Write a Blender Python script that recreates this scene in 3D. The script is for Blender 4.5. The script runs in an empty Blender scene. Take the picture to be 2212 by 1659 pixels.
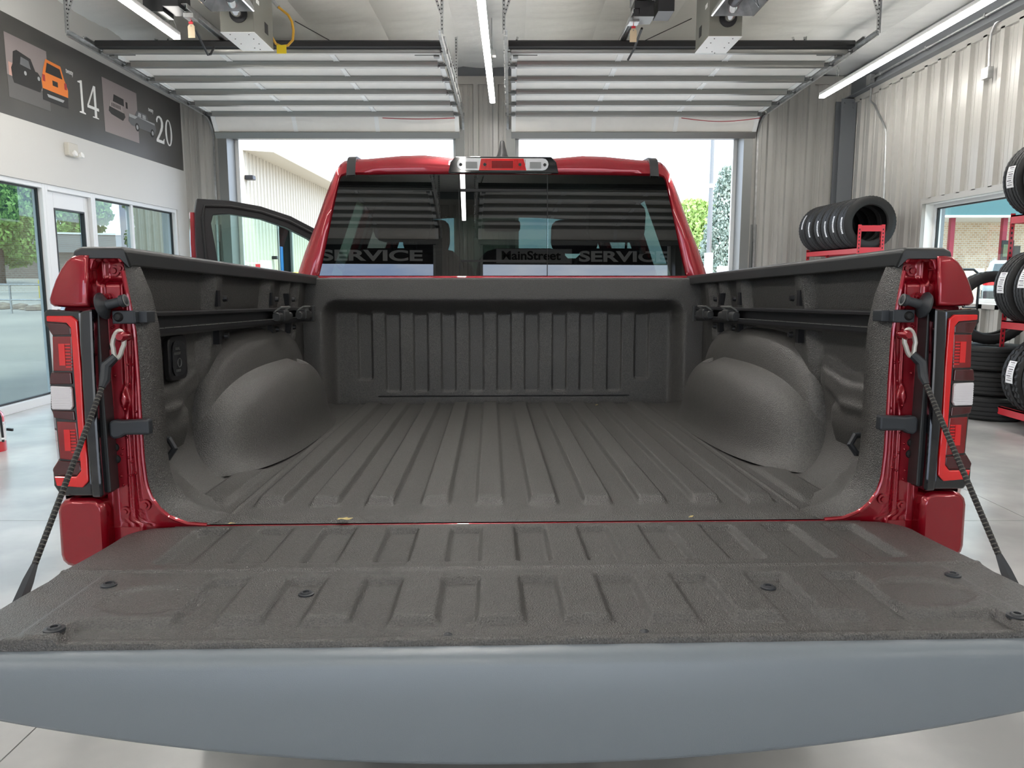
import bpy, bmesh, math, random
from mathutils import Vector, Matrix, Euler
random.seed(7)
C = bpy.context.scene.collection
sc = bpy.context.scene
PI = math.pi
R = math.radians

# ------------------------------------------------------------ camera
cam = bpy.data.cameras.new('camera'); cam_ob = bpy.data.objects.new('camera', cam); C.objects.link(cam_ob)
cam.sensor_width = 36.0; cam.lens = 1661.0 / 2212.0 * 36.0
cam.clip_start = 0.02; cam.clip_end = 600
cam_ob.location = (0, 0, 1.40); cam_ob.rotation_euler = (R(82.0), 0, 0)
sc.camera = cam_ob
# ------------------------------------------------------------ view
sc.view_settings.view_transform = 'Standard'; sc.view_settings.look = 'None'
sc.view_settings.gamma = 1.0; sc.view_settings.use_curve_mapping = False
sc.view_settings.exposure = 0.35
SKY = 4.2
LAMP = 36.0
# ------------------------------------------------------------ world (bright broken overcast)
w = bpy.data.worlds.new('world'); sc.world = w; w.use_nodes = True
nt = w.node_tree; nt.nodes.clear()
o_ = nt.nodes.new('ShaderNodeOutputWorld'); bg = nt.nodes.new('ShaderNodeBackground')
tc = nt.nodes.new('ShaderNodeTexCoord'); mp = nt.nodes.new('ShaderNodeMapping'); mp.inputs['Scale'].default_value = (1, 1, 3.5)
nz = nt.nodes.new('ShaderNodeTexNoise'); nz.inputs['Scale'].default_value = 3.0; nz.inputs['Detail'].default_value = 7; nz.inputs['Roughness'].default_value = 0.6
cr = nt.nodes.new('ShaderNodeValToRGB')
cr.color_ramp.elements[0].position = 0.38; cr.color_ramp.elements[0].color = (0.40, 0.54, 0.80, 1)
cr.color_ramp.elements[1].position = 0.62; cr.color_ramp.elements[1].color = (0.86, 0.93, 1.0, 1)
nt.links.new(tc.outputs['Generated'], mp.inputs[0]); nt.links.new(mp.outputs[0], nz.inputs[0])
nt.links.new(nz.outputs['Fac'], cr.inputs[0]); nt.links.new(cr.outputs[0], bg.inputs[0])
bg.inputs[1].default_value = SKY
nt.links.new(bg.outputs[0], o_.inputs[0])
# sun, soft through thin cloud
sl = bpy.data.lights.new('sun', 'SUN'); sl.energy = 4.5; sl.angle = R(12); sl.color = (1.0, 0.96, 0.9)
so = bpy.data.objects.new('sun', sl); C.objects.link(so); so.rotation_euler = (R(18), R(22), 0)

# ------------------------------------------------------------ helpers
class MB:
    def __init__(s): s.v = []; s.f = []; s.m = []; s.mi = 0
    def add(s, vs, fs):
        b = len(s.v); s.v += [tuple(p) for p in vs]
        s.f += [tuple(b + i for i in f) for f in fs]; s.m += [s.mi] * len(fs); return s
    def box(s, x0, x1, y0, y1, z0, z1, M=None):
        vs = [(x, y, z) for z in (z0, z1) for y in (y0, y1) for x in (x0, x1)]
        if M is not None: vs = [M @ Vector(p) for p in vs]
        return s.add(vs, [(0, 2, 3, 1), (4, 5, 7, 6), (0, 1, 5, 4), (2, 6, 7, 3), (0, 4, 6, 2), (1, 3, 7, 5)])
    def rbox(s, x0, x1, y0, y1, z0, z1, r=0.01, M=None, ax='y', n=3):
        # box with rounded corners in the plane across axis ax
        def ring(a0, a1, b0, b1):
            pts = []
            for (ca, cb, s0) in ((a1 - r, b1 - r, 0), (a0 + r, b1 - r, 1), (a0 + r, b0 + r, 2), (a1 - r, b0 + r, 3)):
                for k in range(n + 1):
                    t = (s0 + k / n) * PI / 2; pts.append((ca + r * math.cos(t), cb + r * math.sin(t)))
            return pts
        if ax == 'y': P = ring(x0, x1, z0, z1); A = [(a, y0, b) for a, b in P]; B = [(a, y1, b) for a, b in P]
        elif ax == 'z': P = ring(x0, x1, y0, y1); A = [(a, b, z1) for a, b in P]; B = [(a, b, z0) for a, b in P]
        else: P = ring(y0, y1, z0, z1); A = [(x1, a, b) for a, b in P]; B = [(x0, a, b) for a, b in P]
        if M is not None: A = [M @ Vector(p) for p in A]; B = [M @ Vector(p) for p in B]
        N = len(P)
        return s.add(A + B, [tuple(range(N)), tuple(range(2 * N - 1, N - 1, -1))] + [(i, N + i, N + (i + 1) % N, (i + 1) % N) for i in range(N)])
    def tube(s, pts, r, n=8, closed=False, cap=True):
        pts = [Vector(p) for p in pts]; N = len(pts)
        rr = r if isinstance(r, (list, tuple)) else [r] * N
        T = []
        for i in range(N):
            if closed: t = pts[(i + 1) % N] - pts[i - 1]
            else: t = pts[min(i + 1, N - 1)] - pts[max(i - 1, 0)]
            T.append(t.normalized())
        up = Vector((0, 0, 1)) if abs(T[0].z) < 0.9 else Vector((0, 1, 0))
        a = T[0].cross(up).normalized(); vs = []
        for i in range(N):
            a = (a - T[i] * a.dot(T[i])).normalized(); b = T[i].cross(a)
            for k in range(n):
                th = 2 * PI * k / n; vs.append(pts[i] + a * math.cos(th) * rr[i] + b * math.sin(th) * rr[i])
        fs = []
        for i in range(N if closed else N - 1):
            for k in range(n):
                j = (i + 1) % N
                fs.append((i * n + k, i * n + (k + 1) % n, j * n + (k + 1) % n, j * n + k))
        if cap and not closed:
            fs.append(tuple(range(n - 1, -1, -1))); fs.append(tuple((N - 1) * n + k for k in range(n)))
        return s.add(vs, fs)
    def lathe(s, prof, n=24, M=None, closed=True):
        # prof: (radius, height) about local z
        vs = []; P = len(prof)
        for k in range(n):
            th = 2 * PI * k / n
            for (r, z) in prof: vs.append((r * math.cos(th), r * math.sin(th), z))
        if M is not None: vs = [M @ Vector(p) for p in vs]
        fs = []
        for k in range(n):
            j = (k + 1) % n
            for i in range(P if closed else P - 1):
                i2 = (i + 1) % P; fs.append((k * P + i, j * P + i, j * P + i2, k * P + i2))
        return s.add(vs, fs)
    def cyl(s, p0, p1, r, n=16, r1=None): return s.tube([p0, p1], [r, r if r1 is None else r1], n)
    def grid(s, fn, nu, nv, flip=False):
        vs = [fn(i / nu, j / nv) for j in range(nv + 1) for i in range(nu + 1)]
        W = nu + 1; fs = []
        for j in range(nv):
            for i in range(nu):
                q = (j * W + i, j * W + i + 1, (j + 1) * W + i + 1, (j + 1) * W + i)
                fs.append(q[::-1] if flip else q)
        return s.add(vs, fs)
    def prism(s, poly, d0, d1, ax='y'):
        # polygon (a, b) extruded along ax
        def mk(a, b, d): return {'y': (a, d, b), 'x': (d, a, b), 'z': (a, b, d)}[ax]
        N = len(poly); A = [mk(a, b, d0) for a, b in poly]; B = [mk(a, b, d1) for a, b in poly]
        return s.add(A + B, [tuple(range(N)), tuple(range(2 * N - 1, N - 1, -1))] + [(i, N + i, N + (i + 1) % N, (i + 1) % N) for i in range(N)])
    def strip(s, A, B, flip=False):
        N = len(A); fs = [(i, i + 1, N + i + 1, N + i) for i in range(N - 1)]
        if flip: fs = [f[::-1] for f in fs]
        return s.add(list(A) + list(B), fs)
    def me(s, name, mats, angle=35, fix=True):
        me = bpy.data.meshes.new(name); me.from_pydata([tuple(p) for p in s.v], [], s.f)
        if not isinstance(mats, (list, tuple)): mats = [mats]
        for m in mats: me.materials.append(m)
        if len(mats) > 1: me.polygons.foreach_set('material_index', s.m)
        if fix:
            bm = bmesh.new(); bm.from_mesh(me); bmesh.ops.recalc_face_normals(bm, faces=bm.faces); bm.to_mesh(me); bm.free()
        if angle:
            me.polygons.foreach_set('use_smooth', [True] * len(me.polygons))
            if angle < 180: me.set_sharp_from_angle(angle=R(angle))
        me.update(); return me
    def build(s, name, mats, parent=None, angle=35, bevel=0, fix=True, loc=None, rot=None):
        ob = bpy.data.objects.new(name, s.me(name, mats, angle, fix)); C.objects.link(ob)
        if parent is not None: ob.parent = parent
        if loc: ob.location = loc
        if rot: ob.rotation_euler = rot
        if bevel:
            b = ob.modifiers.new('b', 'BEVEL'); b.width = bevel; b.segments = 2; b.limit_method = 'ANGLE'; b.angle_limit = R(40); b.harden_normals = False
        return ob
def tag(o, label=None, cat=None, group=None, kind=None):
    if label: o['label'] = label
    if cat: o['category'] = cat
    if group: o['group'] = group
    if kind: o['kind'] = kind
    return o
def thing(name, label, cat, loc=(0, 0, 0), rot=(0, 0, 0), group=None):
    o = bpy.data.objects.new(name, None); C.objects.link(o); o.empty_display_size = 0.1
    o.location = loc; o.rotation_euler = rot
    return tag(o, label, cat, group)
def struct(o): o['kind'] = 'structure'; return o
def copy_tree(o, parent=None):
    c = o.copy(); C.objects.link(c); c.parent = parent
    for ch in list(o.children): copy_tree(ch, c)
    return c

# ------------------------------------------------------------ materials
def mat(name, col, rough=0.5, metal=0.0, spec=0.5, coat=0.0, coat_r=0.03, noise=None, bump=None, emit=None, emit_s=0.0, trans=0.0, ior=1.45, wave=None):
    m = bpy.data.materials.new(name); m.use_nodes = True; t = m.node_tree; b = t.nodes['Principled BSDF']
    def S(k, v):
        if k in b.inputs: b.inputs[k].default_value = v
    S('Base Color', (*col, 1)); S('Roughness', rough); S('Metallic', metal); S('Specular IOR Level', spec)
    S('Coat Weight', coat); S('Coat Roughness', coat_r); S('Transmission Weight', trans); S('IOR', ior)
    if emit: S('Emission Color', (*emit, 1)); S('Emission Strength', emit_s)
    co = t.nodes.new('ShaderNodeTexCoord')
    if noise:   # (scale, other colour, lo, hi)
        n = t.nodes.new('ShaderNodeTexNoise'); n.inputs['Scale'].default_value = noise[0]; n.inputs['Detail'].default_value = 5
        r = t.nodes.new('ShaderNodeValToRGB'); r.color_ramp.elements[0].position = noise[2]; r.color_ramp.elements[1].position = noise[3]
        r.color_ramp.elements[0].color = (*col, 1); r.color_ramp.elements[1].color = (*noise[1], 1)
        t.links.new(co.outputs['Object'], n.inputs[0]); t.links.new(n.outputs['Fac'], r.inputs[0]); t.links.new(r.outputs[0], b.inputs['Base Color'])
    if bump:    # (scale, strength, distance)
        n = t.nodes.new('ShaderNodeTexNoise'); n.inputs['Scale'].default_value = bump[0]; n.inputs['Detail'].default_value = 3
        u = t.nodes.new('ShaderNodeBump'); u.inputs['Strength'].default_value = bump[1]; u.inputs['Distance'].default_value = bump[2]
        t.links.new(co.outputs['Object'], n.inputs[0]); t.links.new(n.outputs['Fac'], u.inputs['Height']); t.links.new(u.outputs[0], b.inputs['Normal'])
    return m
def glass(name, tint, ior=1.5, rough=0.0):
    m = bpy.data.materials.new(name); m.use_nodes = True; t = m.node_tree; t.nodes.clear()
    o = t.nodes.new('ShaderNodeOutputMaterial'); mx = t.nodes.new('ShaderNodeMixShader'); lw = t.nodes.new('ShaderNodeLayerWeight'); pw = t.nodes.new('ShaderNodeMath'); pw.operation = 'POWER'; fr = t.nodes.new('ShaderNodeMath'); fr.operation = 'MULTIPLY_ADD'
    tr = t.nodes.new('ShaderNodeBsdfTransparent'); gl = t.nodes.new('ShaderNodeBsdfGlossy')
    f0 = ((ior - 1) / (ior + 1)) ** 2; lw.inputs['Blend'].default_value = .5; pw.inputs[1].default_value = 5.0; t.links.new(lw.outputs['Facing'], pw.inputs[0]); t.links.new(pw.outputs[0], fr.inputs[0]); fr.inputs[1].default_value = 1 - f0; fr.inputs[2].default_value = f0; tr.inputs[0].default_value = (*tint, 1); gl.inputs['Roughness'].default_value = rough
    t.links.new(fr.outputs[0], mx.inputs[0]); t.links.new(tr.outputs[0], mx.inputs[1]); t.links.new(gl.outputs[0], mx.inputs[2]); t.links.new(mx.outputs[0], o.inputs[0])
    return m
def liner_mat():
    m = mat('spray_liner', (0.045, 0.042, 0.038), 0.40, spec=1.0)
    t = m.node_tree; b = t.nodes['Principled BSDF']; co = t.nodes.new('ShaderNodeTexCoord')
    n = t.nodes.new('ShaderNodeTexNoise'); n.inputs['Scale'].default_value = 330; n.inputs['Detail'].default_value = 3
    v = t.nodes.new('ShaderNodeTexVoronoi'); v.inputs['Scale'].default_value = 420
    a = t.nodes.new('ShaderNodeMath'); a.operation = 'ADD'
    u = t.nodes.new('ShaderNodeBump'); u.inputs['Strength'].default_value = 0.55; u.inputs['Distance'].default_value = 0.0022
    t.links.new(co.outputs['Object'], n.inputs[0]); t.links.new(co.outputs['Object'], v.inputs[0])
    t.links.new(n.outputs['Fac'], a.inputs[0]); t.links.new(v.outputs['Distance'], a.inputs[1])
    t.links.new(a.outputs[0], u.inputs['Height']); t.links.new(u.outputs[0], b.inputs['Normal'])
    n2 = t.nodes.new('ShaderNodeTexNoise'); n2.inputs['Scale'].default_value = 420; n2.inputs['Detail'].default_value = 2
    r = t.nodes.new('ShaderNodeValToRGB'); r.color_ramp.elements[0].position = 0.36; r.color_ramp.elements[1].position = 0.66
    r.color_ramp.elements[0].color = (0.024, 0.0232, 0.0225, 1); r.color_ramp.elements[1].color = (0.088, 0.083, 0.078, 1)
    t.links.new(co.outputs['Object'], n2.inputs[0]); t.links.new(n2.outputs['Fac'], r.inputs[0]); t.links.new(r.outputs[0], b.inputs['Base Color'])
    return m
M = {}
M['liner'] = liner_mat()
M['paint'] = mat('red_paint', (0.30, 0.003, 0.013), 0.26, metal=0.45, spec=0.5, coat=1.0, coat_r=0.02)
M['plastic'] = mat('black_grained_plastic', (0.035, 0.036, 0.037), 0.42, bump=(900, 0.15, 0.0006))
M['spoiler'] = mat('grey_grained_plastic', (0.175, 0.2, 0.226), 0.36, spec=0.9, bump=(700, 0.22, 0.0008))
M['gloss'] = mat('gloss_black', (0.004, 0.004, 0.006), 0.06, coat=1.0)
M['rubber'] = mat('rubber', (0.012, 0.012, 0.013), 0.6)
M['bracket'] = mat('black_bracket', (0.03, 0.034, 0.04), 0.42)
M['lens_red'] = mat('red_lens', (0.75, 0.01, 0.012), 0.12, coat=1.0, emit=(1, 0.02, 0.02), emit_s=0.0)
M['lens_deep'] = mat('deep_red_lens', (0.22, 0.004, 0.006), 0.06, coat=1.0)
M['lens_smoke'] = mat('smoked_red_lens', (0.06, 0.004, 0.006), 0.05, coat=1.0)
M['lens_white'] = mat('white_lens', (0.75, 0.72, 0.74), 0.2, coat=0.8)
M['chrome'] = mat('chrome', (0.75, 0.75, 0.77), 0.12, metal=1.0)
M['steel'] = mat('galvanised_steel', (0.42, 0.43, 0.43), 0.38, metal=0.85, noise=(14, (0.55, 0.56, 0.56), 0.4, 0.65))
M['strut'] = mat('galvanised_strut', (0.30, 0.30, 0.285), 0.36, metal=0.7)
M['greysteel'] = mat('dull_steel', (0.22, 0.225, 0.22), 0.45, metal=0.6)
M['white_metal'] = mat('white_enamel', (0.92, 0.92, 0.90), 0.4)
M['doorpanel'] = mat('door_panel_back', (0.90, 0.865, 0.81), 0.5, bump=(260, 0.25, 0.001), noise=(3, (0.84, 0.81, 0.76), 0.4, 0.7))
M['wallmetal'] = mat('corrugated_liner_panel', (0.45, 0.44, 0.41), 0.30, spec=0.5, noise=(1.2, (0.40, 0.39, 0.365), 0.35, 0.7))
M['drywall'] = mat('painted_drywall', (0.64, 0.63, 0.60), 0.6, bump=(90, 0.04, 0.001))
M['alu'] = mat('white_aluminium', (0.74, 0.75, 0.75), 0.35)
M['gasket'] = mat('black_gasket', (0.02, 0.022, 0.022), 0.5)
M['beam'] = mat('grey_primer_steel', (0.16, 0.17, 0.185), 0.5)
M['foil'] = mat('insulation_facing', (0.87, 0.88, 0.86), 0.34, spec=0.7, bump=(3.2, 0.5, 0.03))
M['lamp'] = mat('lamp_diffuser', (1, 1, 1), 0.5, emit=(1.0, 0.965, 0.91), emit_s=LAMP)
M['dark'] = mat('black_enamel', (0.015, 0.015, 0.017), 0.4)
M['duct'] = mat('grey_green_enamel', (0.19, 0.19, 0.165), 0.4)
M['tube'] = mat('heater_tube', (0.22, 0.22, 0.23), 0.35, metal=0.7)
M['mirror'] = mat('polished_aluminium', (0.85, 0.85, 0.86), 0.15, metal=1.0)
M['yellow'] = mat('yellow_hose', (0.62, 0.34, 0.03), 0.45)
M['yellow2'] = mat('safety_yellow', (0.80, 0.60, 0.02), 0.5)
M['tagpaper'] = mat('manila_tag', (0.62, 0.50, 0.34), 0.7)
M['redrack'] = mat('red_rack_enamel', (0.60, 0.035, 0.05), 0.38)
M['tire'] = mat('tyre_rubber', (0.016, 0.0165, 0.017), 0.62, bump=(160, 0.1, 0.001))
M['sticker'] = mat('white_sticker', (0.85, 0.85, 0.86), 0.5)
M['ink'] = mat('black_ink', (0.02, 0.02, 0.02), 0.6)
M['concrete'] = mat('polished_concrete', (0.37, 0.375, 0.37), 0.22, spec=0.5, noise=(1.6, (0.56, 0.555, 0.54), 0.35, 0.68), bump=(5, 0.03, 0.01))
M['joint'] = mat('joint_filler', (0.10, 0.10, 0.10), 0.8)
M['fabric'] = mat('dark_seat', (0.012, 0.012, 0.014), 0.6)
M['glass_rear'] = glass('privacy_glass', (0.05, 0.065, 0.06), 1.95)
M['glass_car'] = glass('car_glass', (0.62, 0.82, 0.72), 1.5)
M['glass_clear'] = glass('clear_window_glass', (0.82, 0.88, 0.86), 1.45)
M['glass_win'] = glass('window_glass', (0.50, 0.56, 0.55), 1.5)
# ============================================================ SETTING
XL, XR, YF, YB = -5.1, 5.25, 12.4, -9.2          # inner faces of the room
OPEN_F = [(-4.44, -0.87), (0.04, 3.61)]; OPEN_B = [(-4.44, -0.87), (0.04, 4.16)]; OZ = 3.56   # door openings
# floor slabs with sawn joints
fl = MB().box(XL - .3, XR + .3, YB - .3, YF + .3, -0.25, -0.012).build('floor', M['joint'], angle=0); struct(fl)
xs = [XL - .3, -1.49, 3.0, XR + .3]; ys = [YB - .3, -4.7, -0.2, 4.29, 8.8, YF + .3]
for i in range(3):
    for j in range(5):
        MB().box(xs[i] + .0025, xs[i + 1] - .0025, ys[j] + .0025, ys[j + 1] - .0025, -0.2, 0).build('concrete_slab', M['concrete'], fl, angle=0)

def zceil(x): return 4.58 - 0.026 * abs(x)
# ceiling: foil faced blankets between seams, sagging between the purlins
ce = MB().box(XL - .3, XR + .3, YB - .3, YF + .3, 4.72, 4.85).build('ceiling', M['beam'], angle=0); struct(ce)
bw = 0.92
k = 0; x = XL - .25
rc = random.Random(3)
while x < XR + .25:
    x1 = min(x + bw, XR + .25); ph = rc.random() * 6
    def fn(u, v, x=x, x1=x1, ph=ph):
        X = x + (x1 - x) * u; Y = YB - .2 + (YF + .35 - YB) * v
        s = (Y - YB) / 1.5
        sag = 0.045 * abs(math.sin(PI * s)) ** 0.7 * (0.35 + 0.65 * math.sin(PI * u) ** 0.6)
        w = 0.006 * math.sin(9 * X + 23 * Y + ph) * math.sin(PI * u) + 0.005 * math.sin(41 * Y + 7 * X + ph * 2)* math.sin(PI * u)
        return (X, Y, zceil(X) + 0.05 - sag * 1.1 + w)
    MB().grid(fn, 8, 300).build('insulation_blanket', M['foil'], ce, angle=180, fix=False)
    x = x1
# purlin straps crossing the ceiling
def corr(mb, a0, a1, z0, z1, plane, sgn, ax, pitch=0.305, depth=0.046):
    """ribbed sheet in plane (x=plane or y=plane); sgn = direction into the room"""
    prof = []; a = a0
    # major rib, then two minor stiffeners
    base = math.floor(a0 / pitch) * pitch
    pts = []
    b = base
    while b < a1 + pitch:
        pts += [(b, 0), (b + .014, depth), (b + .086, depth), (b + .10, 0), (b + .15, 0), (b + .155, .007), (b + .17, .007), (b + .175, 0), (b + .23, 0), (b + .235, .007), (b + .25, .007), (b + .255, 0)]
        b += pitch
    def interp(a):
        for (p, q) in zip(pts, pts[1:]):
            if p[0] <= a <= q[0]: return p[1] + (q[1] - p[1]) * (a - p[0]) / max(1e-6, q[0] - p[0])
        return 0
    seq = [(a0, interp(a0))] + [p for p in pts if a0 < p[0] < a1] + [(a1, interp(a1))]
    def P(a, d, z): return (plane + sgn * d, a, z) if ax == 'y' else (a, plane + sgn * d, z)
    A = [P(a, d, z0) for a, d in seq]; B = [P(a, d, z1) for a, d in seq]
    return mb.strip(A, B)
def sheets(parent, a0, a1, z0, z1, plane, sgn, ax, width=0.915):
    a = a0
    while a < a1 - 1e-3:
        b = min(math.floor(a / width + 1 + 1e-6) * width, a1)
        corr(MB(), a, b, z0, z1, plane, sgn, ax).build('wall_panel', M['wallmetal'], parent, angle=20, fix=False)
        a = b
# front wall (far end) -------------------------------------------------
def end_wall(name, Y, sgn, Yout, OPEN):
    y0, y1 = sorted((Y, Yout))
    m = MB()
    for a, b in ((XL - .3, OPEN[0][0]), (OPEN[0][1], OPEN[1][0]), (OPEN[1][1], XR + .3)): m.box(a, b, y0 + .0, y1, 0, OZ)
    m.box(XL - .3, XR + .3, y0, y1, OZ, 4.6)
    wl = m.build(name, M['beam'], angle=0); struct(wl)
    P = Y + sgn * .004
    for a, b in ((XL, OPEN[0][0] - .12), (OPEN[0][1] + .12, OPEN[1][0] - .12), (OPEN[1][1] + .12, XR)): sheets(wl, a, b, 0.0, 4.32, P, sgn, 'x')
    for a, b in OPEN: sheets(wl, a - .12, b + .12, OZ + .12, 4.32, P, sgn, 'x')
    m = MB().box(XL, XR, min(Y, Y + sgn * .045), max(Y, Y + sgn * .045), 4.32, 4.44)
    m.build('wall_trim', M['wallmetal'], wl, angle=0)
    return wl
wf = end_wall('wall_front', YF, -1, YF + .28, OPEN_F)
wb = end_wall('wall_back', YB, 1, YB - .28, OPEN_B)
n = 1
for Y, sgn, OPEN in ((YF, -1, OPEN_F), (YB, 1, OPEN_B)):
    for a, b in OPEN:
        fr = MB()
        y0, y1 = sorted((Y + sgn * .06, Y - sgn * .30))
        fr.box(a - .13, a + .01, y0, y1, 0, OZ + .1).box(b - .01, b + .13, y0, y1, 0, OZ + .1).box(a + .01, b - .01, y0, y1, OZ - .01, OZ + .1)
        o = fr.build('trim_%d' % n, M['greysteel'], angle=0); struct(o)
        yo = Y - sgn * .30
        e = MB().box(a - .02, a + .07, min(yo, yo - sgn * .06), max(yo, yo - sgn * .06), 0, OZ + .05).box(b - .07, b + .02, min(yo, yo - sgn * .06), max(yo, yo - sgn * .06), 0, OZ + .05)
        e.build('exterior_casing', M['white_metal'], o, angle=0)
        n += 1
# left wall: drywall over a storefront -----------------------------------
m = MB()
SF = [(3.0, 8.64), (8.64, 9.62), (9.62, 11.98)]      # glazed bays along Y
m.box(XL - .25, XL, YB, 3.0, 0, 4.6).box(XL - .25, XL, 11.98, YF, 0, 4.6).box(XL - .25, XL, 3.0, 11.98, 2.40, 4.6)
wl = m.build('wall_left', M['drywall'], angle=0); struct(wl)
def storefront(name, y0, y1, z0, z1, door=False):
    f = MB(); t = .05
    f.box(XL - .14, XL - .02, y0, y0 + t, z0, z1).box(XL - .14, XL - .02, y1 - t, y1, z0, z1)
    f.box(XL - .14, XL - .02, y0 + t, y1 - t, z1 - t, z1).box(XL - .14, XL - .02, y0 + t, y1 - t, z0, z0 + .09)
    fr = f.build(name, M['alu'], angle=0, bevel=.003); struct(fr)
    MB().box(XL - .09, XL - .082, y0 + t, y1 - t, z0 + .09, z1 - t).build('pane', M['glass_win'], fr, angle=0)
    g = MB(); a0, a1, b0, b1 = y0 + t, y1 - t, z0 + .09, z1 - t
    for q in ((a0, a0 + .018, b0, b1), (a1 - .018, a1, b0, b1), (a0 + .018, a1 - .018, b0, b0 + .018), (a0 + .018, a1 - .018, b1 - .018, b1)):
        g.box(XL - .10, XL - .07, *q)
    g.build('gasket', M['gasket'], fr, angle=0)
    return fr
w1 = storefront('window_1', 3.0, 8.64, 0.0, 2.40); w2 = storefront('window_2', 9.62, 11.98, 0.0, 2.40)
for y in (4.9, 6.8): pass
# mullion in the right bay and sash lines
MB().box(XL - .13, XL - .05, 10.62, 10.68, .09, 2.35).build('mullion', M['alu'], w2, angle=0, bevel=.003)
# door in the storefront
f = MB(); f.box(XL - .14, XL - .02, 8.64, 8.69, 0, 2.4).box(XL - .14, XL - .02, 9.57, 9.62, 0, 2.4).box(XL - .14, XL - .02, 8.69, 9.57, 2.34, 2.40)
d1 = f.build('door_1', M['alu'], angle=0, bevel=.003); struct(d1)
f = MB(); a0, a1 = 8.70, 9.56
f.box(XL - .12, XL - .06, a0, a0 + .15, .01, 2.33).box(XL - .12, XL - .06, a1 - .09, a1, .01, 2.33).box(XL - .12, XL - .06, a0 + .15, a1 - .09, 2.16, 2.33).box(XL - .12, XL - .06, a0 + .15, a1 - .09, .01, .3)
lf = f.build('door_leaf', M['alu'], d1, angle=0, bevel=.003)
MB().box(XL - .095, XL - .087, a0 + .15, a1 - .09, .3, 2.16).build('pane', M['glass_win'], lf, angle=0)
g = MB()
for q in ((a0 + .15, a0 + .168, .3, 2.16), (a1 - .108, a1 - .09, .3, 2.16), (a0 + .168, a1 - .108, .3, .318), (a0 + .168, a1 - .108, 2.142, 2.16)): g.box(XL - .105, XL - .055, *q)
g.build('gasket', M['gasket'], lf, angle=0)
MB().tube([(XL - .06, a1 - .05, .95), (XL + .02, a1 - .05, .97), (XL + .02, a1 - .05, 1.22), (XL - .06, a1 - .05, 1.24)], .012).build('door_handle', M['gasket'], lf)
# right wall with window --------------------------------------------------
WY0, WY1, WZ0, WZ1 = 5.6, 9.97, 1.09, 2.30
m = MB()
m.box(XR, XR + .25, YB, WY0, 0, 4.6).box(XR, XR + .25, WY1, YF, 0, 4.6).box(XR, XR + .25, WY0, WY1, 0, WZ0).box(XR, XR + .25, WY0, WY1, WZ1, 4.6)
wr = m.build('wall_right', M['beam'], angle=0); struct(wr)
P = XR - .004
sheets(wr, YB, WY0, 0, 4.02, P, -1, 'y'); sheets(wr, WY0, WY1, 0, WZ0, P, -1, 'y'); sheets(wr, WY0, WY1, WZ1 + .06, 4.02, P, -1, 'y'); sheets(wr, WY1, YF - .22, 0, 4.02, P, -1, 'y')
MB().box(XR - .05, XR - .004, YB, YF - .2, 4.0, 4.08).build('wall_trim', M['wallmetal'], wr, angle=0)
MB().box(XR - .05, XR - .006, WY0 - .05, WY1 + .05, WZ1, WZ1 + .07).box(XR - .05, XR - .006, WY0 - .05, WY1 + .05, WZ0 - .05, WZ0).box(XR - .05, XR - .006, WY1, WY1 + .05, WZ0, WZ1).build('window_casing', M['wallmetal'], wr, angle=0)
# reveal and window frame
f = MB(); t = .05
f.box(XR + .10, XR + .18, WY0, WY0 + t, WZ0, WZ1).box(XR + .10, XR + .18, WY1 - t, WY1, WZ0, WZ1).box(XR + .10, XR + .18, WY0 + t, WY1 - t, WZ1 - t, WZ1).box(XR + .10, XR + .18, WY0 + t, WY1 - t, WZ0, WZ0 + t)
w3 = f.build('window_3', M['alu'], angle=0, bevel=.003); struct(w3)
MB().box(XR + .135, XR + .142, WY0 + t, WY1 - t, WZ0 + t, WZ1 - t).build('pane', M['glass_clear'], w3, angle=0)
MB().box(XR - .004, XR + .10, WY1 - .004, WY1 + .001, WZ0, WZ1).box(XR - .004, XR + .10, WY0, WY1, WZ1 - .004, WZ1 + .001).box(XR - .004, XR + .10, WY0, WY1, WZ0 - .001, WZ0 + .004).build('reveal', M['white_metal'], w3, angle=0)
g = MB(); g.box(XR + .12, XR + .15, WY1 - t - .016, WY1 - t, WZ0 + t, WZ1 - t).box(XR + .12, XR + .15, WY0 + t, WY1 - t, WZ1 - t - .016, WZ1 - t); g.build('gasket', M['gasket'], w3, angle=0)
# steel frame
def Ibeam(name, pts0, pts1, w, d): pass
m = MB(); m.box(XR - .25, XR - .02, YF - .06, YF - .045, 0, 4.06).box(XR - .25, XR - .02, YF - .26, YF - .245, 0, 4.06).box(XR - .142, XR - .128, YF - .245, YF - .06, 0, 4.06)
for q in (4.0, 3.93): m.cyl((XR - .2, YF - .262, q), (XR - .2, YF - .275, q), .014, 6).cyl((XR - .07, YF - .262, q), (XR - .07, YF - .275, q), .014, 6)
col = m.build('trim_5', M['beam'], angle=20); struct(col)
m = MB(); m.box(XR - .16, XR - .02, YB, YF - .05, 4.08, 4.095).box(XR - .16, XR - .02, YB, YF - .05, 4.40, 4.415).box(XR - .03, XR - .018, YB, YF - .05, 4.095, 4.40)
ev = m.build('trim_6', M['beam'], angle=0); struct(ev)

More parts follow.
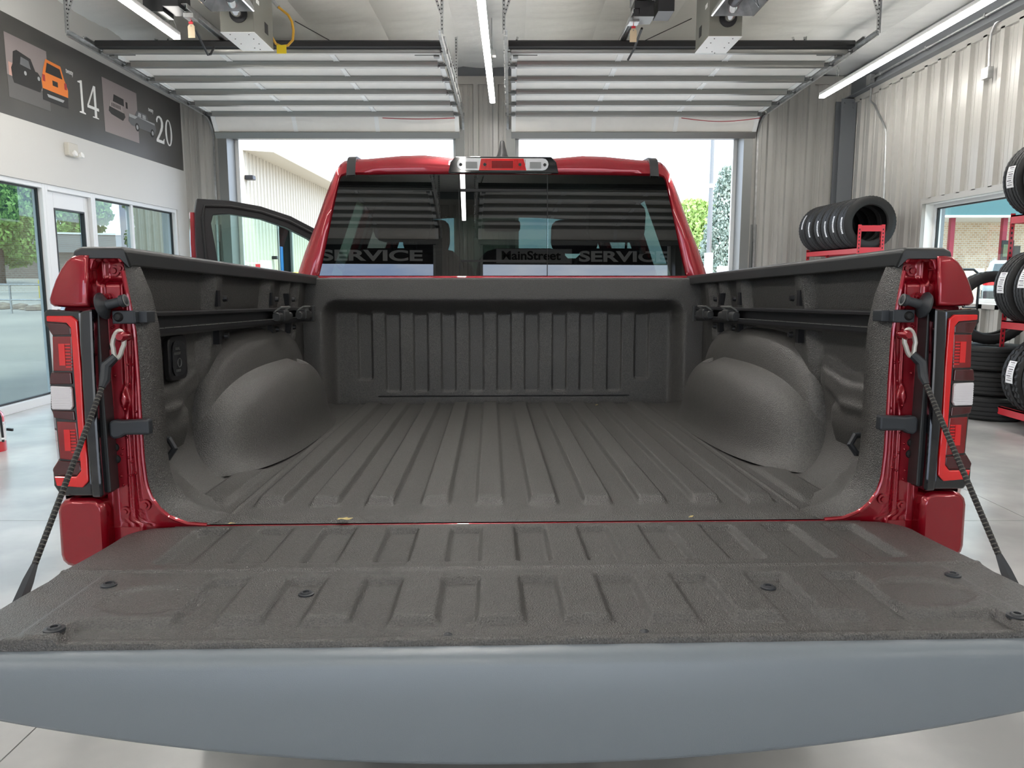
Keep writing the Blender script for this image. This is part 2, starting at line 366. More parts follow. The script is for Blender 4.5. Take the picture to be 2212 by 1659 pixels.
# ============================================================ OVERHEAD DOORS
def make_door():
    r = thing('overhead_door', 'x', 'garage door')
    W = 1.89; secs = [0, .62, 1.24, 1.86, 2.48, 3.10]
    # local: y from 0 (inner end) to 3.1, z = underside of the leaf; last section drops to the header
    for s in secs[:-1]:
        MB().box(-W, W, s + .004, s + .616, 0, .045).build('door_section', M['doorpanel'], r, angle=0)
    # last section, tilted down to the opening
    T = Matrix.Translation((0, 3.10, 0)) @ Matrix.Rotation(R(-52), 4, 'X')
    MB().box(-W, W, .004, .36, 0, .045, M=T).build('door_section', M['doorpanel'], r, angle=0)
    MB().prism([(-.055, .055), (-.075, .035), (-.06, -.012), (.045, -.012), (.045, .055)], -W - .03, W + .03, 'x').build('top_seal', M['rubber'], r, angle=0)
    rr = MB()
    for i in range(14): 
        x = -W + .08 + i * (2 * W - .16) / 13
        rr.lathe([(0.0001, 0), (.011, .001), (.011, .004), (0.0001, .006)], 8, M=Matrix.Translation((x, -.052, .0)) @ Matrix.Rotation(R(118), 4, 'X'), closed=False)
    rr.build('rivet', M['chrome'], r)
    def strut(y, M2=None, part='strut', h=.055):
        prof = [(-.075, 0), (-.055, 0), (-.045, -.012), (-.035, -h), (.0, -h - .004), (.035, -h), (.045, -.012), (.055, 0), (.075, 0), (.075, -.003), (.057, -.003), (.047, -.015), (.037, -h - .003), (0, -h - .008), (-.037, -h - .003), (-.047, -.015), (-.057, -.003), (-.075, -.003)]
        mb = MB(); pr = [(a + y, b) for a, b in prof]
        mb.prism(pr, -W + .07, W - .07, 'x')
        mb.build(part, M['strut'], r, angle=40)
    MB().prism([(.048, 0), (.048, -.03), (.058, -.05), (.11, -.05), (.12, -.03), (.12, 0)], -W, W, 'x').build('end_rail', M['strut'], r, angle=30)
    for s in secs[1:]:
        strut(s - .045)
        MB().prism([(s + .035, 0), (s + .04, -.018), (s + .062, -.026), (s + .085, -.018), (s + .09, 0)], -W + .07, W - .07, 'x').build('joint_rail', M['strut'], r, angle=60)
    MB().box(-W, W, .30, .40, -.03, .05, M=T).build('header_rail', M['strut'], r, angle=0)
    for x in (-W + .035, -.63, .63, W - .035):
        for i, s in enumerate(secs):
            if i < 5: MB().box(x - .032, x + .032, s + .10, s + .50, -.006, .001).box(x - .032, x - .028, s + .10, s + .50, -.012, .0).box(x + .028, x + .032, s + .10, s + .50, -.012, .0).build('stile', M['white_metal'], r, angle=0)
            if i > 0:
                h = MB(); h.box(x - .04, x + .04, s - .022, s + .022, -.022, -.004).cyl((x - .045, s, -.032), (x + .045, s, -.032), .011, 8)
                h.box(x - .035, x - .022, s - .05, s + .05, -.014, 0).box(x + .022, x + .035, s - .05, s + .05, -.014, 0)
                h.build('hinge', M['steel'], r, angle=30)
        MB().box(x - .032, x + .032, .02, .30, -.006, .001, M=T).build('stile', M['white_metal'], r, angle=0)
    for sx in (-1, 1):
        for i, s in enumerate([.10] + secs[1:]):
            h = MB(); h.box(sx * (W - .02) - .03, sx * (W - .02) + .03, s - .045, s + .045, -.045, -.006)
            h.cyl((sx * (W - .02), s, -.02), (sx * (W + .07), s, -.02), .007, 6).cyl((sx * (W + .06), s, -.02), (sx * (W + .088), s, -.02), .024, 12)
            h.build('roller', M['greysteel'], r, angle=30)
        MB().box(sx * (W - .05) - .03, sx * (W - .05) + .03, .14, .22, -.06, -.01).cyl((sx * (W - .05), .18, -.035), (sx * (W - .30), .18, -.035), .005, 6).build('lock_bolt', M['greysteel'], r, angle=30)
    return r
def make_track(side):
    # one side's track set, local frame of the door: side -1 or 1
    r = thing('door_track', 'x', 'door track')
    x = side * 1.945
    def chan(pts, name):
        mb = MB(); out = []
        N = len(pts); ds = []
        for i, p in enumerate(pts):
            a = Vector(pts[min(i + 1, N - 1)]) - Vector(pts[max(i - 1, 0)]); a.normalize(); ds.append(a)
        prof = [(-.016, -.030), (-.016, .030), (.016, .034), (.016, .027), (-.010, .024), (-.010, -.024), (.016, -.027), (.016, -.034)]
        for p, d in zip(pts, ds):
            n_ = Vector((0, -d.z, d.y))
            for (a, b) in prof: out.append((x - side * a * 1.0, p[1] + n_.y * b, p[2] + n_.z * b))
        K = len(prof); fs = []
        for i in range(N - 1):
            for k in range(K): fs.append((i * K + k, i * K + (k + 1) % K, (i + 1) * K + (k + 1) % K, (i + 1) * K + k))
        fs += [tuple(range(K)), tuple(range(N * K - 1, (N - 1) * K - 1, -1))]
        mb.add(out, fs).build(name, M['steel'], r, angle=30)
    zc = -.02
    arc = [(0, 3.06 + .34 * math.sin(t), zc - .34 * (1 - math.cos(t))) for t in [R(a) for a in range(0, 91, 10)]]
    chan([(0, -.55, zc - .01)] + [(0, 3.0, zc)], 'horizontal_track'); chan(arc, 'curved_track'); chan([arc[-1], (0, 3.40, -3.82)], 'vertical_track')
    MB().box(x + side * .02, x + side * .03, -.2, 2.9, .01, .05).box(x - .0, x + side * .03, -.2, 2.9, .045, .05).build('reinforcing_angle', M['steel'], r, angle=0)
    MB().box(x - .05, x + .05, 3.42, 3.44, -3.8, -.35).build('jamb_bracket', M['greysteel'], r, angle=0)
    def hanger(y, dx):
        mb = MB(); top = .62
        mb.box(x + side * .02 - .016, x + side * .02 + .016, y - .002, y + .002, -.02, top).box(x + side * .034, x + side * .038, y - .03, y, -.02, top)
        mb.build('hanger', M['steel'], r, angle=0)
        mb = MB()
        for i in range(15): mb.box(x + side * .02 - .006, x + side * .02 + .006, y - .0035, y + .0035, .02 + i * .04, .036 + i * .04)
        for i in range(11):
            t = .06 + i * .085; cx = x + side * .02 + dx * t; cz = .15 + (top - .15) * t
            mb.box(cx - .006, cx + .006, y - .0095, y - .0045, cz - .006, cz + .008)
        mb.build('punched_holes', M['ink'], r, angle=0)['kind'] = 'stuff'
        a = Vector((x + side * .02, y - .006, .15)); b = Vector((x + side * .02 + dx, y - .006, top)); d = (b - a).normalized(); nrm = Vector((d.z, 0, -d.x)) * .014
        MB().add([a - nrm, a + nrm, b + nrm, b - nrm, a - nrm + Vector((0, .004, 0)), a + nrm + Vector((0, .004, 0)), b + nrm + Vector((0, .004, 0)), b - nrm + Vector((0, .004, 0))], [(0, 1, 2, 3), (7, 6, 5, 4), (0, 4, 5, 1), (1, 5, 6, 2), (2, 6, 7, 3), (3, 7, 4, 0)]).build('brace', M['steel'], r, angle=0)
    hanger(-.5, side * -.18 if False else -side * .16)
    hanger(1.6, -side * .16)
    return r
DC = [-2.70, 1.88]
d0 = make_door(); tl_, tr_ = make_track(-1), make_track(1)
DL = ['raised sectional garage door on the left, beside the printed wall band', 'raised sectional garage door on the right, beside the corrugated wall',
      'raised garage door behind the camera, mirrored in the cab glass, right bay', 'raised garage door behind the camera, mirrored in the cab glass, left bay']
tilt = R(-1.5)
for i, (cx, Y0, rz) in enumerate(((DC[0], 9.02, 0), (DC[1], 9.02, 0), (2.14, -5.82, PI), (DC[0], -5.82, PI))):
    o = d0 if i == 0 else copy_tree(d0)
    o.location = (cx, Y0, 3.93); o.rotation_euler = (tilt, 0, rz); o['label'] = DL[i]; o['group'] = 'raised garage doors'
    if i == 2: o.scale = (1.13, 1, 1)
    for s, tr in ((-1, tl_), (1, tr_)):
        q = tr if i == 0 else copy_tree(tr)
        q.location = (cx + (0 if i != 2 else -s * .245), Y0, 3.93); q.rotation_euler = (tilt, 0, rz); q['group'] = 'garage door tracks'
        wl_ = 'left' if (s == -1) != (rz != 0) else 'right'
        q['label'] = {(0, 'left'): 'galvanised door track along the white left wall under the printed band', (0, 'right'): 'galvanised door track with punched hanger just left of the middle lamp',
                      (1, 'left'): 'galvanised door track with punched hanger just right of the middle lamp', (1, 'right'): 'galvanised door track nearest the corrugated right wall',
                      (2, 'right'): 'door track behind the camera next to the right wall', (2, 'left'): 'door track behind the camera, inner side of the right bay',
                      (3, 'right'): 'door track behind the camera, inner side of the left bay', (3, 'left'): 'door track behind the camera next to the left wall'}[(i, wl_)]
# red pull ropes slung under the doors
for (xa, xb, lab) in ((-1.95, -.86, 'thin red pull rope slung under the left garage door'), (2.55, 3.74, 'thin red pull rope slung under the right garage door')):
    pts = []
    for i in range(13):
        t = i / 12; pts.append((xa + (xb - xa) * t, 12.02, 3.755 - .05 * math.sin(PI * t) * (1.0 if xa > 0 else .3)))
    o = MB().tube(pts, .006, 6).build('pull_rope', mat('red_rope', (.35, .02, .03), .8) if xa < 0 else bpy.data.materials['red_rope']); tag(o, lab, 'rope', 'pull ropes')

# ============================================================ LAMPS
def lamp(x, y0, y1, label, chains):
    r = thing('linear_lamp', label, 'ceiling lamp', (x, y0, 3.87), group='linear strip lamps')
    L = y1 - y0
    MB().prism([(-.034, .065), (-.036, .05), (-.034, .0235), (.034, .0235), (.036, .05), (.034, .065)], 0, L, 'y').build('housing', M['white_metal'], r, angle=30)
    MB().prism([(-.036, .022), (-.038, .006), (-.026, -.012), (.026, -.012), (.038, .006), (.036, .022)], .004, L - .004, 'y').build('diffuser', M['lamp'], r, angle=50)
    MB().box(-.038, .038, -.006, 0, -.01, .065).box(-.038, .038, L, L + .006, -.01, .065).build('end_cap', M['white_metal'], r, angle=0)
    for cy in chains:
        mb = MB(); top = zceil(x) - 3.87 - .02
        for s in (-1, 1):
            mb.tube([(s * .05, cy, .06), (s * .012, cy, .16), (s * .012, cy, top)], .0025, 4)
            for i in range(int((top - .16) / .03)):
                z = .165 + i * .03; mb.box(s * .012 - .005, s * .012 + .005, cy - .002, cy + .002, z, z + .016)
        mb.build('chain', M['steel'], r, angle=30)
lamp(-3.52, 1.2, 8.5, 'lit strip lamp on the left, its end behind the left door seal', [7.2, 3.0])
lamp(-.28, 1.2, 11.5, 'lit strip lamp in the middle, hanging between the two garage doors', [9.97, 4.0])
lamp(4.33, 1.2, 11.2, 'lit strip lamp on the right, hanging along the corrugated wall', [9.5, 3.0])
lamp(-3.52, -5.9, -1.2, 'added strip lamp behind the camera on the left, put in as fill light', [-6, -2.0])  # lamps behind the camera are added, to fill the interior with light
lamp(-.28, -8.4, -1.2, 'added strip lamp behind the camera in the middle, put in as fill light', [-6, -2.0])
lamp(4.33, -5.9, -1.2, 'added strip lamp behind the camera on the right, put in as fill light', [-6, -2.0])
# clamp near the middle lamp
o = MB().box(-.29, -.20, 9.93, 10.03, 4.09, 4.15).cyl((-.25, 9.98, 4.15), (-.25, 9.98, 4.54), .006, 6).build('beam_clamp', M['steel'], angle=30); tag(o, 'small steel rod clamp hanging beside the middle strip lamp', 'clamp')

# ============================================================ HEATERS
def heater(x0, x1, y0, y1, z0, label, flip, n_):
    r = thing('tube_heater', label, 'heater', ((x0 + x1) / 2, y0, z0), group='gas tube heaters')
    hw = (x1 - x0) / 2; L = y1 - y0; H = .56
    MB().box(-hw, hw, 0, L, .004, H).build('burner_box', M['duct'], r, angle=0, bevel=.004)
    b = MB().box(-hw - .003, hw + .003, -.003, L + .003, 0, .004).build('bottom_plate', M['white_metal'], r, angle=0)
    sc_ = MB()
    for (a, c) in ((-.09, .06), (.09, .06), (-.09, .2), (.09, .2), (-.09, .36), (.09, .36), (0, .5), (.04, .55)): sc_.cyl((a, c, .0), (a, c, -.004), .006, 8)
    sc_.build('screw', M['ink'], b)
    sd = flip * (hw + .001)
    q = MB(); q.box(min(sd, sd + flip * .002), max(sd, sd + flip * .002), L * .55, L * .72, .10, .20); q.build('side_slot', M['ink'], r, angle=0)
    MB().box(min(sd, sd + flip * .002), max(sd, sd + flip * .002), L * .15, L * .3, .30, .34).build('side_label', M['white_metal'], r, angle=0)
    MB().lathe([(.0001, 0), (.085, 0), (.085, .012), (.0001, .012)], 20, M=Matrix.Translation((.02, -.012, .17)) @ Matrix.Rotation(R(-90), 4, 'X') @ Matrix.Translation((0, 0, 0)), closed=False).build('flange', M['dark'], r)
    tb = MB().tube([(.02, -.01, .17), (.02, -.09, .17), (.02, -.10, .2), (.02, -.17, .24), (.02, -.20, .25), (.02, -4.5, .25)], [.045, .045, .06, .055, .052, .052], 18).build('radiant_tube', M['tube'], r)
    MB().tube([(.02, -.02, .17), (.02, -.08, .17), (.02, -.12, .21), (.02, -.19, .25)], [.05, .05, .062, .056], 18).build('elbow', M['mirror'], r)
    # reflector: open trough above the tube
    sec = [(-.185, .14), (-.17, .135), (-.165, .17), (-.11, .29), (-.05, .345), (.09, .345), (.15, .29), (.205, .17), (.21, .135), (.225, .14), (.218, .175), (.158, .30), (.093, .355), (-.053, .355), (-.118, .30), (-.175, .175)]
    MB().prism(sec, -4.5, -.16, 'y').build('reflector', M['mirror'], r, angle=25)
    MB().prism([(-.17, .14), (-.165, .17), (-.11, .29), (-.05, .345), (.09, .345), (.15, .29), (.205, .17), (.21, .14)], -.16, -.155, 'y').build('reflector_end', M['steel'], r, angle=0)
    m = MB()
    for y in (-.35, -1.6, -3.0): m.tube([(-.18, y, .14), (-.05, y + .05, .34), (.02, y, .19), (.09, y + .05, .34), (.22, y, .14)], .004, 5)
    m.build('tube_bracket', M['chrome'], r)
    MB().cyl((.0, L * .5, H), (0, L * .5, 4.50 - z0), .004, 5).cyl((.02, -3.0, .35), (.02, -3.0, 4.50 - z0), .004, 5).build('hanger_wire', M['greysteel'], r)
    if n_: MB().tube([(-.11, .1, H - .1), (-.17, .1, H), (-.17, .1, H + .22)], .06, 12).build('intake_duct', M['mirror'], r)
    MB().box(-.10, .06, -.003, 0, .40, .50).build('rating_plate', M['sticker'], r, angle=0)
heater(-2.78, -2.46, 7.73, 8.34, 3.70, 'gas tube heater hanging above the left garage door, yellow hose beside it', 1, False)
heater(1.91, 2.23, 7.86, 8.42, 3.70, 'gas tube heater hanging above the right garage door', -1, True)
hp = [(-2.60, 8.50, 4.40), (-2.49, 8.48, 4.24), (-2.43, 8.47, 4.17), (-2.33, 8.46, 4.09), (-2.29, 8.45, 4.02), (-2.275, 8.44, 3.93), (-2.28, 8.42, 3.83), (-2.33, 8.41, 3.775), (-2.40, 8.41, 3.765), (-2.455, 8.41, 3.79), (-2.49, 8.36, 3.86)]
gh = thing('gas_hose', 'yellow flexible gas hose with a yellow tag beside the left heater', 'hose', (0, 0, 0))
MB().tube(hp[2:], .013, 10).build('hose', M['yellow'], gh); MB().tube([(-2.72, 8.5, 4.54)] + hp[:3], .015, 8).build('black_pipe', M['dark'], gh)
MB().cyl(hp[1], hp[2], .02, 8).build('fitting', M['steel'], gh)
MB().box(-2.445, -2.345, 8.395, 8.40, 3.69, 3.775).build('tag', M['yellow2'], gh, angle=0)

# ============================================================ DOOR OPENERS
def opener(cx, rx, y, label, sd):
    # cx chassis centre, rx rail centre, y near face; everything hangs above the raised door
    r = thing('door_opener', label, 'door opener', (cx, y, 3.97), group='door openers'); dx = rx - cx
    MB().box(-.10, .10, 0, .24, .0, .15).build('chassis', M['dark'], r, angle=0, bevel=.005)
    MB().box(-.10, .10, -.002, .24, -.004, .0).build('bottom_plate', M['greysteel'], r, angle=0)
    bx = .115 if sd > 0 else .13
    MB().box(bx, bx + .16, -.06, .24, .03, .36).build('control_box', M['dark'], r, angle=0, bevel=.004)
    MB().box(bx + .02, bx + .10, -.062, -.06, .28, .30).build('label_plate', M['sticker'], r, angle=0)
    MB().cyl((-.02, -.02, .24), (-.02, .24, .24), .075, 20).build('motor', M['dark'], r)
    m = MB(); m.lathe([(.03, 0), (.078, 0), (.078, .03), (.03, .03)], 20, M=Matrix.Translation((-.02, -.03, .24)) @ Matrix.Rotation(R(-90), 4, 'X')); m.box(-.10, -.08, -.03, .2, .15, .34); m.box(.05, .07, -.03, .2, .15, .34)
    m.build('motor_bracket', M['steel'], r, angle=30)
    m = MB()
    for k in range(4):
        a = k * .03; m.tube([(-.09 + a, -.04, .29), (-.02 + a, -.10, .22 + a), (.03 + a * .5, -.07, .14), (.1, -.04, .12 + a), (.15, -.07, .24)], .006, 6)
    m.build('wiring', M['ink'], r)
    mm = MB(); L = 12.25 - y; mm.box(dx - .035, dx - .027, .0, L, .03, .075).box(dx + .027, dx + .035, .0, L, .03, .075).box(dx - .035, dx + .035, .0, L, .07, .076)
    for q in range(4): mm.box(dx - .035, dx + .035, .1 + q * 1.05, .14 + q * 1.05, .026, .032)
    mm.build('rail', M['steel'], r, angle=0)
    MB().cyl((dx, .05, .05), (dx, L, .05), .006, 6).build('drive_chain', M['greysteel'], r)
    MB().box(dx - .05, dx + .05, .10, .24, -.02, .02).build('trolley', M['steel'], r, angle=0)
    arm = [(dx - .01, .2, -.03), (dx - .02, .42, -.13), (dx - .05, .70, -.215), (dx - .03, .73, -.20), (dx, .76, -.12)] if sd > 0 else [(dx + .10, .25, -.04), (dx + .09, .7, -.12), (dx + .05, .85, -.19)]
    MB().tube(arm, .013, 6).build('door_arm', M['dark'], r)
    hx = dx
    MB().tube([(dx, .16, -.01), (hx, .17, -.05)], .004, 5).build('release_cord', M['redrack'], r)
    MB().tube([(hx - .02, .16, -.055), (hx + .02, .16, -.055)], .012, 8).build('release_handle', M['redrack'], r)
    tg = MB().prism([(hx - .035, -.20), (hx + .035, -.20), (hx + .035, -.09), (hx + .02, -.07), (hx - .02, -.07), (hx - .035, -.09)], .16, .163, 'y').build('tag', M['tagpaper'], r, angle=0)
    MB().cyl((hx, .158, -.085), (hx, .1595, -.085), .006, 8).build('tag_eyelet', M['greysteel'], tg)
    mb = MB()
    for xx in (-.10, .10):
        for yy in (.02, .22): mb.box(xx - .014, xx + .014, yy - .002, yy + .002, .15, 4.52 - 3.97)
    mb.build('hanger', M['steel'], r, angle=0)
    return r
opener(-3.52, -3.22, 7.98, 'black door opener under the ceiling, left bay, beside the left strip lamp', 1)
opener(1.32, 1.24, 8.12, 'black door opener under the ceiling, right bay, left of the right heater', -1)
for p, q, lab in (((-2.40, 8.98, 4.19), (-1.9, 12.2, 4.46), 'thin black cable stay under the ceiling, left bay'), ((2.1, 9.5, 4.38), (1.0, 12.2, 4.46), 'thin black cable stay under the ceiling, right bay')):
    o = MB().cyl(p, q, .005, 6).build('cable_stay', M['dark']); tag(o, lab, 'cable')
# ============================================================ RIGHT WALL FITTINGS
cd = thing('conduit_drop', 'bent steel conduit running down the corrugated wall right of the corner column', 'conduit', (0, 0, 0))
MB().tube([(5.17, 11.56, 4.13), (5.17, 11.55, 3.9), (5.19, 11.46, 3.83), (5.19, 11.10, 3.46), (5.2, 11.07, 3.38), (5.2, 11.0, 2.53), (5.2, 10.98, 1.2)], .014, 10).build('pipe', M['steel'], cd)
MB().box(5.12, 5.19, 11.5, 11.62, 4.12, 4.26).build('junction_box', M['steel'], cd, angle=0, bevel=.003)
MB().cyl((5.13, 11.45, 4.19), (5.13, 6.0, 4.19), .016, 10).build('ceiling_run', M['steel'], cd)
m = MB()
for y in (11.2, 10.0, 8.8): m.box(5.11, 5.155, y - .015, y + .015, 4.165, 4.215)
m.build('clip', M['steel'], cd, angle=0)
cb = thing('junction_box', 'grey junction box with curved conduit high on the corrugated wall', 'electrical box', (0, 0, 0))
MB().tube([(5.17, 7.6, 4.14), (5.17, 8.55, 4.11), (5.17, 8.68, 4.07), (5.17, 8.74, 3.99), (5.17, 8.75, 3.9), (5.17, 8.73, 3.64)], .014, 10).build('pipe', M['steel'], cb)
MB().box(5.13, 5.195, 8.68, 8.80, 3.52, 3.64).build('box', M['steel'], cb, angle=0, bevel=.004)
# ============================================================ LEFT WALL FITTINGS
eg = thing('emergency_light', 'beige emergency light on the white left wall below the printed band', 'emergency light', (XL, 9.15, 2.85))
MB().rbox(0, .055, -.11, .09, -.09, .06, .02, ax='x').build('housing', mat('beige_plastic', (.62, .59, .52), .5), eg, bevel=.006)
for yy in (-.02, .12):
    MB().lathe([(.0001, .0), (.03, .0), (.034, .03), (.028, .034), (.0001, .03)], 16, M=Matrix.Translation((.055, yy, -.06)) @ Matrix.Rotation(R(70), 4, 'Y'), closed=False).build('lamp_head', M['white_metal'], eg)
# printed band -----------------------------------------------------------
bn = thing('wall_banner', 'long dark printed band on the white left wall with year numerals and vehicle pictures', 'banner', (XL, 0, 0))
X0 = .004
MB().box(0.0, X0, 4.5, 12.28, 3.015, 4.02).build('vinyl', mat('banner_charcoal', (.075, .072, .066), .45, noise=(.7, (.11, .105, .098), .35, .7)), bn, angle=0)
def flat(poly, name, m_, d=.001, parent=None):
    return MB().prism([(a, b) for a, b in poly], X0 + d, X0 + d + .0008, 'x').build(name, m_, parent or bn, angle=0)
mm_ = lambda n_, c_: mat(n_, c_, .5)
mauve = mm_('print_mauve', (.30, .255, .25)); dsuv = mm_('print_dark', (.035, .034, .033)); org = mm_('print_orange', (.85, .24, .05)); wht = mm_('print_white', (.86, .86, .84)); gry = mm_('print_grey', (.16, .165, .17)); lgr = mm_('print_light_grey', (.42, .43, .44)); red_ = mm_('print_red', (.45, .05, .05)); pav = mm_('print_pavement', (.14, .135, .13)); pk = mm_('print_pink', (.55, .33, .28))
pic = flat([(8.12, 3.25), (8.83, 3.25), (8.83, 3.83), (8.12, 3.83)], 'photo_panel', mauve)
flat([(8.12, 3.2), (8.83, 3.2), (8.83, 3.38), (8.12, 3.42)], 'photo_ground', pav, .0020, pic)
flat([(8.15, 3.42), (8.23, 3.42), (8.23, 3.55), (8.15, 3.55)], 'photo_dusk', pk, .0020, pic)
flat([(8.22, 3.36), (8.66, 3.36), (8.70, 3.42), (8.69, 3.52), (8.64, 3.56), (8.60, 3.56), (8.53, 3.67), (8.30, 3.70), (8.24, 3.67), (8.22, 3.55), (8.19, 3.5), (8.20, 3.40)], 'dark_car_print', dsuv, .0030, pic)
flat([(8.34, 3.57), (8.52, 3.56), (8.49, 3.64), (8.36, 3.65)], 'windscreen_print', gry, .0040, pic)
for yy in (8.42, 8.65): flat([(yy + .022 * math.cos(a), 3.50 + .022 * math.sin(a)) for a in [k * PI / 5 for k in range(10)]], 'headlamp_print', lgr, .0040, pic)
ocar = flat([(8.71, 3.42), (9.19, 3.42), (9.20, 3.50), (9.14, 3.60), (9.08, 3.735), (8.80, 3.745), (8.74, 3.62), (8.70, 3.50)], 'orange_car_print', org, .0045)
flat([(8.78, 3.60), (9.10, 3.60), (9.06, 3.70), (8.82, 3.71)], 'rear_glass_print', dsuv, .0055, ocar)
for a, b in ((8.72, 8.765), (9.13, 9.175)): flat([(a, 3.50), (b, 3.50), (b, 3.57), (a, 3.57)], 'tail_lamp_print', red_, .0055, ocar)
flat([(8.90, 3.49), (9.0, 3.49), (9.0, 3.545), (8.90, 3.545)], 'plate_print', dsuv, .0055, ocar)
flat([(8.70, 3.30), (9.18, 3.30), (9.19, 3.42), (8.71, 3.42)], 'bumper_print', dsuv, .0045, ocar)
flat([(8.80, 3.345), (9.08, 3.345), (9.11, 3.375), (8.78, 3.375)], 'bumper_bar_print', lgr, .0055, ocar)
# serif numerals
def numeral(ch, y0, y1, z0, z1):
    W_, H_ = y1 - y0, z1 - z0
    P = lambda pts: [(y0 + a * W_, z0 + b * H_) for a, b in pts]
    if ch == '1':
        flat(P([(.12, 0), (.95, 0), (.95, .035), (.70, .06), (.70, 1), (.60, 1), (.10, .93), (.12, .90), (.42, .90), (.42, .06), (.12, .035)]), 'numeral', wht, .002)
    if ch == '4':
        a = flat(P([(.60, 0), (.60, .25), (.0, .25), (.0, .33), (.62, 1), (.80, 1), (.80, .34), (1, .34), (1, .25), (.80, .25), (.80, .04), (.95, .03), (.95, 0), (.42, 0), (.42, .03), (.60, .04)]), 'numeral', wht, .002)
        flat(P([(.13, .34), (.60, .34), (.60, .84)]), 'numeral_counter', bpy.data.materials['banner_charcoal'], .0034, a)
    if ch == '2':
        pts = [(0, 0), (.95, 0), (1, .20), (.94, .20), (.82, .11), (.28, .11)]
        pts += [(.55, .30), (.80, .48), (.93, .66), (.93, .80), (.80, .94), (.52, 1.0), (.24, .95), (.08, .82), (.12, .72), (.22, .72), (.26, .82), (.34, .90), (.48, .92), (.62, .86), (.68, .74), (.62, .58), (.40, .36), (.0, .08)]
        flat(P(pts), 'numeral', wht, .002)
    if ch == '0':
        N = 28; a = flat(P([(.5 + .5 * math.cos(2 * PI * k / N), .5 + .5 * math.sin(2 * PI * k / N)) for k in range(N)]), 'numeral', wht, .002)
        flat(P([(.5 + .26 * math.cos(2 * PI * k / N), .5 + .44 * math.sin(2 * PI * k / N)) for k in range(N)]), 'numeral_counter', bpy.data.materials['banner_charcoal'], .0034, a)
numeral('1', 9.40, 9.56, 3.31, 3.69); numeral('4', 9.60, 9.86, 3.31, 3.69); numeral('2', 11.40, 11.66, 3.31, 3.69); numeral('0', 11.70, 11.93, 3.31, 3.69)
pic2 = flat([(9.98, 3.195), (10.87, 3.195), (10.87, 3.85), (9.98, 3.85)], 'photo_panel', mauve)
flat([(10.10, 3.47), (10.16, 3.44), (10.45, 3.41), (10.52, 3.47), (10.50, 3.51), (10.12, 3.53)], 'vehicle_print', dsuv, .0030, pic2)
flat([(10.12, 3.53), (10.48, 3.51), (10.44, 3.60), (10.14, 3.61)], 'grille_print', mm_('print_mauve_light', (.36, .31, .30)), .0030, pic2)
for k in range(7): flat([(10.18 + k * .035, 3.54), (10.195 + k * .035, 3.54), (10.195 + k * .035, 3.585), (10.18 + k * .035, 3.585)], 'grille_slot_print', dsuv, .0040, pic2)
flat([(10.22, 3.61), (10.50, 3.60), (10.50, 3.69), (10.25, 3.70)], 'windscreen_print', dsuv, .0030, pic2)
flat([(10.55, 3.59), (10.60, 3.59), (10.60, 3.67), (10.55, 3.67)], 'side_glass_print', dsuv, .0030, pic2)
tr = flat([(10.60, 3.44), (10.68, 3.40), (11.35, 3.40), (11.40, 3.46), (11.38, 3.53), (11.18, 3.54), (11.12, 3.62), (10.85, 3.62), (10.78, 3.54), (10.62, 3.52)], 'pickup_print', gry, .0045)
flat([(10.62, 3.50), (10.78, 3.50), (10.86, 3.54), (11.36, 3.52), (11.36, 3.545), (10.62, 3.54)], 'bonnet_print', lgr, .0055, tr)
flat([(10.86, 3.55), (10.96, 3.55), (10.96, 3.60), (10.89, 3.605)], 'side_glass_print', lgr, .0055, tr); flat([(11.0, 3.55), (11.1, 3.55), (11.09, 3.60), (11.0, 3.60)], 'side_glass_print', lgr, .0055, tr)
for yy in (10.83, 11.28):
    flat([(yy + .055 * math.cos(a), 3.40 + .055 * math.sin(a)) for a in [k * PI / 8 for k in range(16)]], 'wheel_print', dsuv, .0055, tr); flat([(yy + .030 * math.cos(a), 3.40 + .030 * math.sin(a)) for a in [k * PI / 8 for k in range(16)]], 'wheel_print', lgr, .0065, tr)
def text_obj(body, size, name, m_, parent, loc, rot, ext=.001, sx=1.0, offs=0.0):
    cu = bpy.data.curves.new(name, 'FONT'); cu.body = body; cu.size = size; cu.extrude = ext; cu.offset = offs; cu.align_x = 'LEFT'
    tmp = bpy.data.objects.new('t', cu); C.objects.link(tmp)
    bpy.context.view_layer.update()
    me = bpy.data.meshes.new_from_object(tmp.evaluated_get(bpy.context.evaluated_depsgraph_get())); bpy.data.objects.remove(tmp)
    me.name = name; me.materials.clear(); me.materials.append(m_)
    ob = bpy.data.objects.new(name, me); C.objects.link(ob); ob.parent = parent; ob.location = loc; ob.rotation_euler = rot; ob.scale = (sx, 1, 1)
    return ob
# text reads along +Y on the left wall, faces +X
for yy, zz in ((9.19, 3.70), (11.20, 3.69)):
    text_obj('twenty', .085, 'lettering', wht, bn, (X0 + .002, yy, zz), (R(90), 0, R(90)), sx=.62)
